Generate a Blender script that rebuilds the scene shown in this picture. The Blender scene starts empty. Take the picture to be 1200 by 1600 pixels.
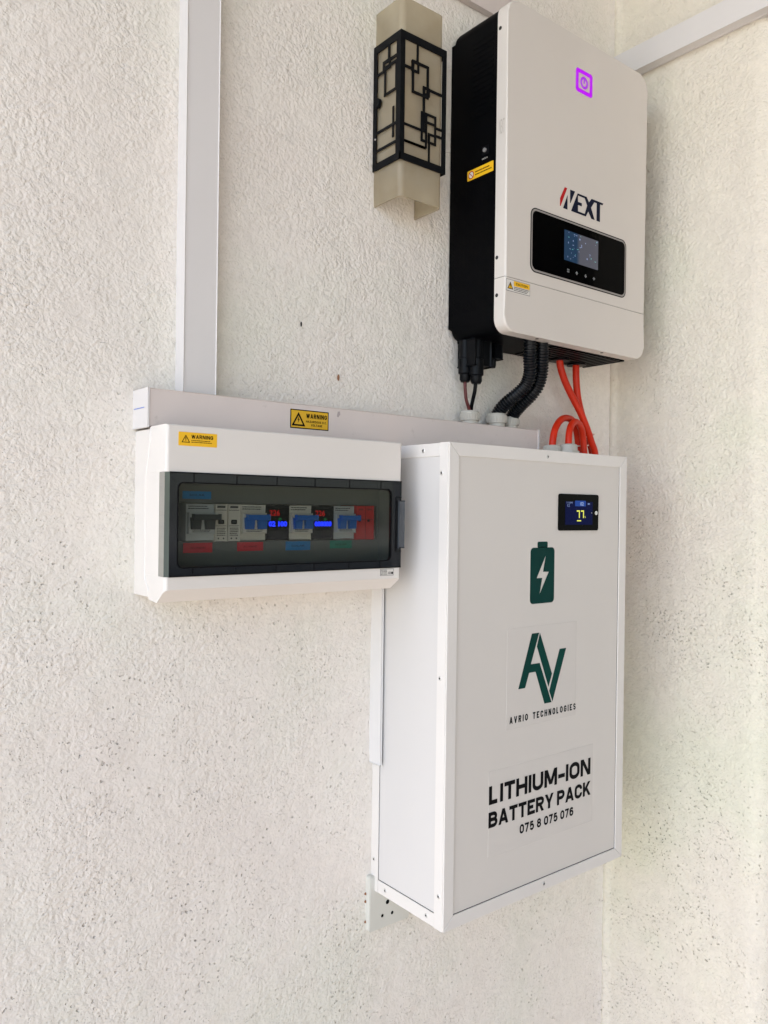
import bpy, bmesh, math, random
from mathutils import Vector, Matrix
R = math.radians
S = bpy.context.scene
COL = S.collection
random.seed(7)

# ------------------------------------------------------------------ camera, sky, sun, exposure
cd = bpy.data.cameras.new('camera'); cam = bpy.data.objects.new('camera', cd); COL.objects.link(cam)
cf = Vector((0.62067888, 0.78406233, -0.00199766)); cr = Vector((0.7840112, -0.62060457, 0.01328161)); cu = Vector((-0.00917386, 0.0098098, 0.9999098))
M = Matrix((cr, cu, -cf)).transposed().to_4x4(); M.translation = Vector((-0.7567, -0.9769, 0.5838))
cam.matrix_world = M
cd.sensor_fit = 'HORIZONTAL'; cd.sensor_width = 36.0; cd.lens = 36.0 * 1250.2 / 1200.0
cd.clip_start = 0.02; cd.clip_end = 500
S.camera = cam

SUN_AZ, SUN_EL = R(276), R(52)
wd = bpy.data.worlds.new('World'); S.world = wd; wd.use_nodes = True
nt = wd.node_tree; bgn = nt.nodes['Background']
sk = nt.nodes.new('ShaderNodeTexSky'); sk.sky_type = 'NISHITA'; sk.sun_disc = False
sk.sun_elevation = SUN_EL; sk.sun_rotation = SUN_AZ; sk.dust_density = 1.5; sk.air_density = 1.0
nt.links.new(sk.outputs[0], bgn.inputs[0]); bgn.inputs[1].default_value = 0.12
sl = bpy.data.lights.new('sun', 'SUN'); sun = bpy.data.objects.new('sun', sl); COL.objects.link(sun)
sl.energy = 4.0; sl.angle = R(0.6); sl.color = (1.0, 0.945, 0.86)
sd = Vector((math.sin(SUN_AZ) * math.cos(SUN_EL), math.cos(SUN_AZ) * math.cos(SUN_EL), math.sin(SUN_EL)))
sun.rotation_euler = sd.to_track_quat('Z', 'Y').to_euler(); sun.location = sd * 5
S.view_settings.view_transform = 'Standard'; S.view_settings.look = 'None'
S.view_settings.exposure = 2.08; S.view_settings.gamma = 1.0

# ------------------------------------------------------------------ materials
def mat(name, col, rough=0.5, metal=0.0, spec=0.5, emit=None, es=1.0, var=0.0, vscale=8.0, bump=0.0, bscale=400.0, dirt=0.0, coat=0.0):
    m = bpy.data.materials.new(name); m.use_nodes = True
    t = m.node_tree; b = t.nodes['Principled BSDF']
    b.inputs['Base Color'].default_value = (*col, 1); b.inputs['Roughness'].default_value = rough
    b.inputs['Metallic'].default_value = metal; b.inputs['Specular IOR Level'].default_value = spec
    b.inputs['Coat Weight'].default_value = coat
    if emit:
        b.inputs['Emission Color'].default_value = (*emit, 1); b.inputs['Emission Strength'].default_value = es
    tc = t.nodes.new('ShaderNodeTexCoord')
    src = None
    if var or dirt:
        n = t.nodes.new('ShaderNodeTexNoise'); n.inputs['Scale'].default_value = vscale; n.inputs['Detail'].default_value = 5
        t.links.new(tc.outputs['Object'], n.inputs['Vector'])
        r = t.nodes.new('ShaderNodeValToRGB')
        r.color_ramp.elements[0].position = .3; r.color_ramp.elements[1].position = .7
        r.color_ramp.elements[0].color = (*[c * (1 - var) for c in col], 1)
        r.color_ramp.elements[1].color = (*[min(1, c * (1 + var)) for c in col], 1)
        t.links.new(n.outputs['Fac'], r.inputs['Fac']); src = r.outputs['Color']
        # uneven gloss
        rr = t.nodes.new('ShaderNodeMapRange'); rr.inputs['To Min'].default_value = max(0.02, rough - .03); rr.inputs['To Max'].default_value = min(1, rough + .04)
        n3 = t.nodes.new('ShaderNodeTexNoise'); n3.inputs['Scale'].default_value = vscale * 3; n3.inputs['Detail'].default_value = 6
        t.links.new(tc.outputs['Object'], n3.inputs['Vector']); t.links.new(n3.outputs['Fac'], rr.inputs['Value'])
        t.links.new(rr.outputs['Result'], b.inputs['Roughness'])
    if dirt:
        n2 = t.nodes.new('ShaderNodeTexNoise'); n2.inputs['Scale'].default_value = 34; n2.inputs['Detail'].default_value = 9; n2.inputs['Roughness'].default_value = .68
        t.links.new(tc.outputs['Object'], n2.inputs['Vector'])
        r2 = t.nodes.new('ShaderNodeValToRGB'); r2.color_ramp.elements[0].position = .62; r2.color_ramp.elements[1].position = .78
        t.links.new(n2.outputs['Fac'], r2.inputs['Fac'])
        mu = t.nodes.new('ShaderNodeMath'); mu.operation = 'MULTIPLY'; mu.inputs[1].default_value = dirt
        t.links.new(r2.outputs['Color'], mu.inputs[0])
        mx = t.nodes.new('ShaderNodeMixRGB'); mx.inputs['Color2'].default_value = (.22, .17, .13, 1)
        t.links.new(mu.outputs[0], mx.inputs['Fac']); t.links.new(src, mx.inputs['Color1']); src = mx.outputs[0]
    if src: t.links.new(src, b.inputs['Base Color'])
    if bump:
        n = t.nodes.new('ShaderNodeTexNoise'); n.inputs['Scale'].default_value = bscale; n.inputs['Detail'].default_value = 3
        t.links.new(tc.outputs['Object'], n.inputs['Vector'])
        bp = t.nodes.new('ShaderNodeBump'); bp.inputs['Strength'].default_value = bump; bp.inputs['Distance'].default_value = .0004
        t.links.new(n.outputs['Fac'], bp.inputs['Height']); t.links.new(bp.outputs[0], b.inputs['Normal'])
    return m

def stucco(name, c1, c2, c3, amp=1.0, pits=1.0):
    """rough painted roughcast: lumps, fine grit, scattered pinholes"""
    m = bpy.data.materials.new(name); m.use_nodes = True
    t = m.node_tree; b = t.nodes['Principled BSDF']; b.inputs['Roughness'].default_value = .85; b.inputs['Specular IOR Level'].default_value = .25
    L = t.links.new; N = t.nodes.new
    tc = N('ShaderNodeTexCoord')
    def noise(sc, det, ro=.5, dist=0.0):
        n = N('ShaderNodeTexNoise'); n.inputs['Scale'].default_value = sc; n.inputs['Detail'].default_value = det
        n.inputs['Roughness'].default_value = ro; n.inputs['Distortion'].default_value = dist
        L(tc.outputs['Object'], n.inputs['Vector']); return n.outputs['Fac']
    def math_(op, a, bb, clamp=False):
        n = N('ShaderNodeMath'); n.operation = op; n.use_clamp = clamp
        for i, v in enumerate((a, bb)):
            if isinstance(v, (int, float)): n.inputs[i].default_value = v
            else: L(v, n.inputs[i])
        return n.outputs[0]
    def rng(v, a, bb, c, d):
        n = N('ShaderNodeMapRange'); L(v, n.inputs[0]); n.inputs[1].default_value = a; n.inputs[2].default_value = bb
        n.inputs[3].default_value = c; n.inputs[4].default_value = d; return n.outputs[0]
    # coarse lumps via distorted voronoi + noise
    lump = noise(150, 3, .5, .1)
    fine = noise(430, 2, .6)
    big = noise(26, 3, .5)
    vl = N('ShaderNodeTexVoronoi'); vl.feature = 'SMOOTH_F1'; vl.inputs['Scale'].default_value = 205; vl.inputs['Smoothness'].default_value = .6
    wl = N('ShaderNodeTexNoise'); wl.inputs['Scale'].default_value = 90; L(tc.outputs['Object'], wl.inputs['Vector'])
    ml = N('ShaderNodeVectorMath'); ml.operation = 'MULTIPLY_ADD'; ml.inputs[1].default_value = (.012, .012, .012)
    L(wl.outputs['Color'], ml.inputs[0]); L(tc.outputs['Object'], ml.inputs[2]); L(ml.outputs[0], vl.inputs['Vector'])
    sz0 = N('ShaderNodeSeparateXYZ'); L(tc.outputs['Object'], sz0.inputs[0])
    mask = math_('MULTIPLY', rng(noise(6, 4, .6), .38, .62, .45, 1.0), rng(sz0.outputs[2], .0, 1.0, .68, 1.0))      # smoother and rougher areas
    h = math_('ADD', math_('MULTIPLY', lump, 1.0), math_('MULTIPLY', fine, .22))
    h = math_('SUBTRACT', h, math_('MULTIPLY', vl.outputs['Distance'], .55))
    h = math_('ADD', math_('MULTIPLY', h, mask), math_('MULTIPLY', big, 1.1))
    # pinholes
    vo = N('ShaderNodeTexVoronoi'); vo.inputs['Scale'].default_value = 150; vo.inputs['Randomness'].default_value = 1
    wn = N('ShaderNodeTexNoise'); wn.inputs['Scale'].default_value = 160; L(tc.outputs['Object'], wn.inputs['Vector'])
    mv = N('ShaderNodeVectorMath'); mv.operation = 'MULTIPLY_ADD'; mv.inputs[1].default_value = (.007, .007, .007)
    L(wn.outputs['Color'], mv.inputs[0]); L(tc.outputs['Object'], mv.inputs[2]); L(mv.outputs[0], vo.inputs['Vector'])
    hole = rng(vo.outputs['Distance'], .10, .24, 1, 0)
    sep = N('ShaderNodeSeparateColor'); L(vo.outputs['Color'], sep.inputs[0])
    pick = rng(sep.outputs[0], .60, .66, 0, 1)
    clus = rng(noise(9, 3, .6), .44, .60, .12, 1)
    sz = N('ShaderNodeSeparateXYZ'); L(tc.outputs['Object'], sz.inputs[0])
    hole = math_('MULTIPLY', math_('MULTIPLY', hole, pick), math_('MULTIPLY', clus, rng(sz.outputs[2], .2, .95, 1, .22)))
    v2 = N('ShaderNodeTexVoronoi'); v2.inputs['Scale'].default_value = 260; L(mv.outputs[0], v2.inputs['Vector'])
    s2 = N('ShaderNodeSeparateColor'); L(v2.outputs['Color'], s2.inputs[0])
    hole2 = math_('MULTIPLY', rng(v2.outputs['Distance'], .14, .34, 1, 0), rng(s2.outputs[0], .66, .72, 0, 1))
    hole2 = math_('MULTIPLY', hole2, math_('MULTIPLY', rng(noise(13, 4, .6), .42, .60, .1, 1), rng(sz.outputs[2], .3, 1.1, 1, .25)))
    h = math_('SUBTRACT', h, math_('MULTIPLY', hole2, .42))
    h = math_('SUBTRACT', h, math_('MULTIPLY', hole, 1.2))
    bp = N('ShaderNodeBump'); bp.inputs['Strength'].default_value = 1.0; bp.inputs['Distance'].default_value = .0026 * amp
    L(h, bp.inputs['Height']); L(bp.outputs[0], b.inputs['Normal'])
    # colour
    r = N('ShaderNodeValToRGB'); e = r.color_ramp.elements
    e[0].position = .36; e[0].color = (*c1, 1); e[1].position = .64; e[1].color = (*c3, 1)
    k = r.color_ramp.elements.new(.5); k.color = (*c2, 1)
    L(noise(2.6, 5, .6), r.inputs[0])
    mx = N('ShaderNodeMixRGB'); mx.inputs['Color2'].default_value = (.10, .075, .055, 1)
    # shadow inside some pinholes painted as dark colour, with a little grime
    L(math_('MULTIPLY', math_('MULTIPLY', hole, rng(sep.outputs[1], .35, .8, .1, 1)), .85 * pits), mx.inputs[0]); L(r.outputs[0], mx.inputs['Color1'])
    mxh = N('ShaderNodeMixRGB'); mxh.inputs['Color2'].default_value = (.24, .19, .15, 1); L(math_('MULTIPLY', hole2, .36 * pits), mxh.inputs[0]); L(mx.outputs[0], mxh.inputs['Color1']); mx = mxh  # finer pits darkened in colour too, standing in for their shade
    mx2 = N('ShaderNodeMixRGB'); mx2.blend_type = 'MULTIPLY'; mx2.inputs[0].default_value = 1
    L(mx.outputs[0], mx2.inputs['Color1'])
    gr = N('ShaderNodeCombineColor'); v = rng(noise(60, 6, .7), .3, .7, .94, 1.04)
    for i in range(3): L(v, gr.inputs[i])
    L(gr.outputs[0], mx2.inputs['Color2']); L(mx2.outputs[0], b.inputs['Base Color'])
    return m

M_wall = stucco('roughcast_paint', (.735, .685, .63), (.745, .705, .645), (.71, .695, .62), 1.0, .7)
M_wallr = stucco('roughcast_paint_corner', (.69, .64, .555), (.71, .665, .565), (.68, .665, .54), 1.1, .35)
M_ground = mat('concrete_ground', (.42, .40, .37), .9, var=.12, vscale=2, bump=.5, bscale=60)
M_pvc = mat('white_pvc', (.64, .62, .605), .42, var=.02, vscale=4, dirt=.12)
M_pvc2 = mat('dusty_pvc', (.63, .56, .525), .48, var=.05, vscale=6, dirt=.45)
M_tape = mat('white_lid', (.68, .67, .655), .4, var=.02)
M_encl = mat('enclosure_white', (.68, .65, .61), .3, bump=.12, bscale=900)
M_invw = mat('inverter_beige_white', (.63, .59, .54), .42, var=.02, vscale=5, bump=.35, bscale=1100)
M_invb = mat('inverter_black', (.0008, .0010, .0016), .5, spec=.06, bump=.1, bscale=900)
M_blk = mat('black_plastic', (.002, .0025, .0035), .4, spec=.13)
M_slot = mat('slot_black', (.002, .002, .0025), .8, spec=.1)
M_panel = mat('cabinet_grey_panel', (.63, .60, .56), .4, var=.012, vscale=3, dirt=.03)
M_panels = mat('cabinet_white_panel', (.62, .605, .585), .4, var=.015, vscale=3)
M_alu = mat('white_aluminium_angle', (.70, .675, .64), .33, var=.02, vscale=8)
M_gap = mat('joint_shadow_gap', (.03, .03, .03), .9, spec=.1)
M_screw = mat('screw_head', (.62, .61, .59), .3, metal=.6)
M_dark = mat('screw_recess', (.02, .018, .016), .8)
M_film = mat('clear_sticker_film', (.635, .605, .565), .24)
M_green = mat('dark_green_print', (.001, .036, .031), .5, spec=.12, var=.08, vscale=20)
M_green2 = mat('deep_green_print', (.001, .042, .034), .5, spec=.12, var=.3, vscale=9)
M_ink = mat('black_print', (.002, .002, .003), .5, spec=.12)
M_teal = mat('teal_black_print', (.002, .008, .010), .5, spec=.12)
M_navy = mat('navy_print', (.002, .005, .022), .5, spec=.12)
M_red = mat('red_print', (.42, .006, .008), .5, spec=.12)
M_glassblk = mat('black_glass_panel', (.0003, .0004, .0006), .12, spec=.03)
M_line = mat('panel_grey_outline', (.30, .28, .26), .4)
M_yel = mat('warning_yellow', (.82, .47, .012), .4, var=.03, vscale=20)
M_yel2 = mat('warning_yellow_dark', (.68, .40, .015), .4)
M_white = mat('label_white', (.66, .64, .60), .5)
M_purple = mat('purple_indicator', (.02, 0, .03), .5, spec=.1, emit=(.50, .0, .85), es=.24)
M_purd = mat('purple_indicator_dim', (.10, .02, .2), .5, spec=.1, emit=(.40, .0, .75), es=.2)
M_gland = mat('grey_gland_nylon', (.46, .44, .39), .45, var=.04)
M_cor = mat('corrugated_black', (.0028, .0042, .0065), .34, spec=.35)
M_orange = mat('orange_red_cable', (.56, .022, .003), .42, spec=.3, var=.1, vscale=30)
M_cabr = mat('dark_red_cable', (.09, .012, .012), .5)
M_tie = mat('cable_tie_nylon', (.62, .42, .36), .4)
M_plate = mat('ivory_plate', (.60, .60, .545), .35, var=.02)
M_iron = mat('black_wrought_frame', (.002, .003, .0045), .5, bump=.4, bscale=500, spec=.12)
M_brk = mat('breaker_grey', (.86, .80, .72), .45)
M_brk2 = mat('breaker_cool_grey', (.68, .69, .70), .45)
M_blu = mat('breaker_blue', (.004, .15, .62), .4)
M_blu2 = mat('label_blue', (.0, .27, .70), .5)
M_rd = mat('label_red', (.85, .02, .04), .5)
M_rdb = mat('breaker_red', (.75, .015, .015), .45)
M_gr = mat('label_green', (.0, .30, .20), .5)
M_trim = mat('trim_grey', (.19, .195, .185), .5, var=.03)
M_lever = mat('lever_dark_grey', (.055, .06, .065), .45)
M_ered = mat('led_red', (.02, 0, 0), .5, spec=.1, emit=(1, .01, .01), es=.12)
M_ebl = mat('led_blue', (0, 0, .02), .5, spec=.1, emit=(.01, .03, 1), es=.9)
M_egr = mat('led_green', (0, .02, .005), .5, spec=.1, emit=(.02, .7, .25), es=.06)
M_eyl = mat('led_yellow', (.1, .1, 0), .5, emit=(.82, .85, .12), es=.24)
M_ewh = mat('lcd_pale_blue', (.03, .035, .06), .5, emit=(.3, .42, .75), es=.16)
M_scrb = mat('lcd_dark_blue', (.0005, .0005, .004), .15, spec=.03, emit=(.0, .002, .03), es=.3)
M_scrb2 = mat('lcd_blue_tab', (.001, .003, .03), .15, spec=.07, emit=(.01, .06, .30), es=.2)
M_icon = mat('icon_pale', (.16, .17, .18), .5)
M_print = mat('faded_blue_print', (.16, .24, .62), .5)
M_clr = mat('steel_button', (.22, .22, .22), .25, spec=.8)
M_brown = mat('brown_stain', (.25, .12, .06), .9)

def lcd_mat():
    m = mat('lcd_lit_screen', (.01, .015, .025), .10, spec=.1)
    t = m.node_tree; b = t.nodes['Principled BSDF']; L = t.links.new
    tc = t.nodes.new('ShaderNodeTexCoord')
    sep = t.nodes.new('ShaderNodeSeparateXYZ'); L(tc.outputs['Object'], sep.inputs[0])
    r = t.nodes.new('ShaderNodeValToRGB'); e = r.color_ramp.elements
    mp = t.nodes.new('ShaderNodeMapRange'); mp.inputs[1].default_value = .2792; mp.inputs[2].default_value = .3688
    L(sep.outputs[0], mp.inputs[0]); L(mp.outputs[0], r.inputs[0])
    e[0].position = .36; e[0].color = (.012, .045, .10, 1); e[1].position = .46; e[1].color = (.13, .125, .145, 1)
    L(r.outputs[0], b.inputs['Emission Color']); b.inputs['Emission Strength'].default_value = .16
    return m
M_lcd = lcd_mat()

def tint_mat(name, col, rough, thick_mix, haze=0.0, hazecol=(.2, .2, .2)):
    """smoked acrylic: tinted see-through with a glossy surface and a little milky haze"""
    m = bpy.data.materials.new(name); m.use_nodes = True
    t = m.node_tree; t.nodes.clear(); L = t.links.new; N = t.nodes.new
    out = N('ShaderNodeOutputMaterial'); tr = N('ShaderNodeBsdfTransparent'); tr.inputs[0].default_value = (*col, 1)
    gl = N('ShaderNodeBsdfGlossy'); gl.inputs['Roughness'].default_value = rough; gl.inputs[0].default_value = (1, 1, 1, 1)
    df = N('ShaderNodeBsdfDiffuse'); df.inputs[0].default_value = (*hazecol, 1)
    m1 = N('ShaderNodeMixShader'); m1.inputs[0].default_value = haze; L(tr.outputs[0], m1.inputs[1]); L(df.outputs[0], m1.inputs[2])
    fr = N('ShaderNodeFresnel'); fr.inputs[0].default_value = 1.45
    mu = N('ShaderNodeMath'); mu.operation = 'MULTIPLY'; mu.inputs[1].default_value = thick_mix; L(fr.outputs[0], mu.inputs[0])
    m2 = N('ShaderNodeMixShader'); L(mu.outputs[0], m2.inputs[0]); L(m1.outputs[0], m2.inputs[1]); L(gl.outputs[0], m2.inputs[2])
    L(m2.outputs[0], out.inputs[0]); return m
M_smoke = tint_mat('smoked_window', (.69, .705, .68), .06, .16, .015, (.04, .045, .045))
M_smokef = tint_mat('smoked_window_frame', (.10, .11, .12), .12, .5, .45, (.02, .024, .03))
M_smoker = tint_mat('smoked_window_return', (.33, .37, .345), .12, .5, .6, (.10, .125, .11))

def acryl():
    m = bpy.data.materials.new('aged_acrylic_shade'); m.use_nodes = True
    t = m.node_tree; b = t.nodes['Principled BSDF']; L = t.links.new; N = t.nodes.new
    tc = N('ShaderNodeTexCoord'); n = N('ShaderNodeTexNoise'); n.inputs['Scale'].default_value = 16; n.inputs['Detail'].default_value = 6
    L(tc.outputs['Object'], n.inputs['Vector'])
    r = N('ShaderNodeValToRGB'); r.color_ramp.elements[0].color = (.44, .39, .30, 1); r.color_ramp.elements[1].color = (.62, .575, .47, 1)
    r.color_ramp.elements[0].position = .3; r.color_ramp.elements[1].position = .7
    L(n.outputs['Fac'], r.inputs[0]); L(r.outputs[0], b.inputs['Base Color']); b.inputs['Roughness'].default_value = .3
    tl = N('ShaderNodeBsdfTranslucent'); tl.inputs[0].default_value = (.62, .56, .42, 1)
    tp = N('ShaderNodeBsdfTransparent'); tp.inputs[0].default_value = (.92, .87, .75, 1)
    mx = N('ShaderNodeMixShader'); mx.inputs[0].default_value = .35; L(b.outputs[0], mx.inputs[1]); L(tl.outputs[0], mx.inputs[2])
    m3 = N('ShaderNodeMixShader'); m3.inputs[0].default_value = .46; L(mx.outputs[0], m3.inputs[1]); L(tp.outputs[0], m3.inputs[2])
    L(m3.outputs[0], t.nodes['Material Output'].inputs[0]); return m
M_acr = acryl()

# ------------------------------------------------------------------ helpers
def link(o, parent=None):
    COL.objects.link(o)
    if parent: o.parent = parent; o.matrix_parent_inverse = Matrix.Identity(4)
    return o
def thing(name, label, cat, group=None):
    o = bpy.data.objects.new(name, None); o.empty_display_size = .02; link(o)
    o['label'] = label; o['category'] = cat
    if group: o['group'] = group
    return o
def tag(o, label, cat, group=None):
    o['label'] = label; o['category'] = cat
    if group: o['group'] = group
    return o
def finish(name, bm, mats, parent=None, smooth=False, angle=None):
    me = bpy.data.meshes.new(name); bmesh.ops.recalc_face_normals(bm, faces=bm.faces[:]); bm.to_mesh(me); bm.free()
    for m in (mats if isinstance(mats, (list, tuple)) else [mats]): me.materials.append(m)
    if smooth:
        for p in me.polygons: p.use_smooth = True
        if angle: me.set_sharp_from_angle(angle=R(angle))
    o = link(bpy.data.objects.new(name, me), parent)
    if smooth and angle in (35, 40):
        wn_ = o.modifiers.new('weighted', 'WEIGHTED_NORMAL'); wn_.keep_sharp = True; wn_.weight = 100
    return o
def add_box(bm, a, b, bev=0.0, seg=2, mi=0, edges=None):
    """box between two corners, optionally bevelled; edges: function(edge)->bool picks which edges are rounded"""
    a = Vector(a); b = Vector(b)
    r = bmesh.ops.create_cube(bm, size=1.0); vs = r['verts']
    for v in vs: v.co = Vector([(a[i] + b[i]) / 2 + v.co[i] * (b[i] - a[i]) for i in range(3)])
    fs = list({f for v in vs for f in v.link_faces})
    for f in fs: f.material_index = mi
    if bev:
        es = list({e for v in vs for e in v.link_edges})
        if edges: es = [e for e in es if edges(e)]
        bmesh.ops.bevel(bm, geom=es, offset=bev, segments=seg, affect='EDGES', profile=.5, clamp_overlap=True)
def box(name, a, b, m, parent=None, bev=0.0, seg=2, edges=None):
    bm = bmesh.new(); add_box(bm, a, b, bev, seg, 0, edges)
    return finish(name, bm, m, parent, smooth=bev > 0, angle=35)
def boxes(name, lst, m, parent=None, bev=0.0):
    bm = bmesh.new()
    for q in lst: add_box(bm, q[0], q[1], bev, 1, q[2] if len(q) > 2 else 0)
    return finish(name, bm, m, parent)
def vdir(e): d = e.verts[1].co - e.verts[0].co; return d.normalized()
# a plane frame: maps (u, v, depth) to the world.  front: facing -y.  left: facing -x (u runs towards -y)
class Front:
    def __init__(s, y): s.y = y
    def __call__(s, u, v, d=0.0): return Vector((u, s.y - d, v))
class Left:
    def __init__(s, x): s.x = x
    def __call__(s, u, v, d=0.0): return Vector((s.x - d, -u, v))   # u = distance out from the wall
class Down:
    def __init__(s, z): s.z = z
    def __call__(s, u, v, d=0.0): return Vector((u, -v, s.z - d))
def add_poly(bm, fr, pts, d0, d1, mi=0):
    lo = [bm.verts.new(fr(u, v, d0)) for u, v in pts]; hi = [bm.verts.new(fr(u, v, d1)) for u, v in pts]
    n = len(pts); fs = [bm.faces.new(hi), bm.faces.new(lo[::-1])]
    for i in range(n): fs.append(bm.faces.new((lo[i], lo[(i + 1) % n], hi[(i + 1) % n], hi[i])))
    for f in fs: f.material_index = mi
    return fs
def poly(name, fr, pts, m, parent, d0=0.0, d1=.0003):
    bm = bmesh.new(); add_poly(bm, fr, pts, d0, d1); return finish(name, bm, m, parent)
def rr(u0, v0, u1, v1, r, n=6):
    p = []
    for cx, cy, a0 in ((u1 - r, v1 - r, 0), (u0 + r, v1 - r, 90), (u0 + r, v0 + r, 180), (u1 - r, v0 + r, 270)):
        for i in range(n + 1):
            a = R(a0 + 90 * i / n); p.append((cx + r * math.cos(a), cy + r * math.sin(a)))
    return p
def add_ring(bm, fr, outer, inner, d0, d1, mi=0):
    n = len(outer)
    A = [bm.verts.new(fr(*p, d0)) for p in outer]; B = [bm.verts.new(fr(*p, d1)) for p in outer]
    C = [bm.verts.new(fr(*p, d1)) for p in inner]; D = [bm.verts.new(fr(*p, d0)) for p in inner]
    for i in range(n):
        j = (i + 1) % n
        for X, Y in ((A, B), (B, C), (C, D), (D, A)):
            f = bm.faces.new((X[i], X[j], Y[j], Y[i])); f.material_index = mi
def ring(name, fr, outer, inner, d0, d1, m, parent):
    bm = bmesh.new(); add_ring(bm, fr, outer, inner, d0, d1); return finish(name, bm, m, parent)
def circ(u, v, r, n=16): return [(u + r * math.cos(2 * math.pi * i / n), v + r * math.sin(2 * math.pi * i / n)) for i in range(n)]
def shape2d(loops, fr, d, th, flip=False):
    """filled outline with holes -> bmesh"""
    cu = bpy.data.curves.new('t', 'CURVE'); cu.dimensions = '2D'; cu.fill_mode = 'BOTH'
    for lp in loops:
        s = cu.splines.new('POLY'); s.points.add(len(lp) - 1); s.use_cyclic_u = True
        for i, (u, v) in enumerate(lp): s.points[i].co = (u * 100, v * 100, 0, 1)
    o = bpy.data.objects.new('t', cu); COL.objects.link(o); bpy.context.view_layer.update()
    me = bpy.data.meshes.new_from_object(o); bpy.data.objects.remove(o); bpy.data.curves.remove(cu)
    bm = bmesh.new(); bm.from_mesh(me); bpy.data.meshes.remove(me)
    for v in bm.verts: v.co = fr(v.co.x / 100, v.co.y / 100, d + th)
    return bm
def text(name, s, fr, u0, u1, v0, v1, m, parent, d=.0004, bold=0.0, sp=1.0, keep=False, shear=0.0):
    """lettering fitted to the box u0..u1, v0..v1 on a plane"""
    cu = bpy.data.curves.new('t', 'FONT'); cu.body = s; cu.size = 1; cu.offset = bold; cu.space_character = sp; cu.resolution_u = 3; cu.shear = shear
    cu.align_x = 'LEFT'
    o = bpy.data.objects.new('t', cu); COL.objects.link(o); bpy.context.view_layer.update()
    me = bpy.data.meshes.new_from_object(o); bpy.data.objects.remove(o); bpy.data.curves.remove(cu)
    xs = [v.co.x for v in me.vertices]; ys = [v.co.y for v in me.vertices]
    a, b, c, e = min(xs), max(xs), min(ys), max(ys)
    for v in me.vertices:
        v.co = fr(u0 + (v.co.x - a) / (b - a) * (u1 - u0), v0 + (v.co.y - c) / (e - c) * (v1 - v0), d)
    me.materials.append(m); me.update()
    me.name = name
    return link(bpy.data.objects.new(name, me), parent)
def _arc(cx, cy, rx, ry, a0, a1, n=10):
    return [(cx + rx * math.cos(R(a0 + (a1 - a0) * i / n)), cy + ry * math.sin(R(a0 + (a1 - a0) * i / n))) for i in range(n + 1)]
_O = [('C', _arc(.5, .68, .5, .32, 0, 180) + _arc(.5, .32, .5, .32, 180, 360))]
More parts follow.
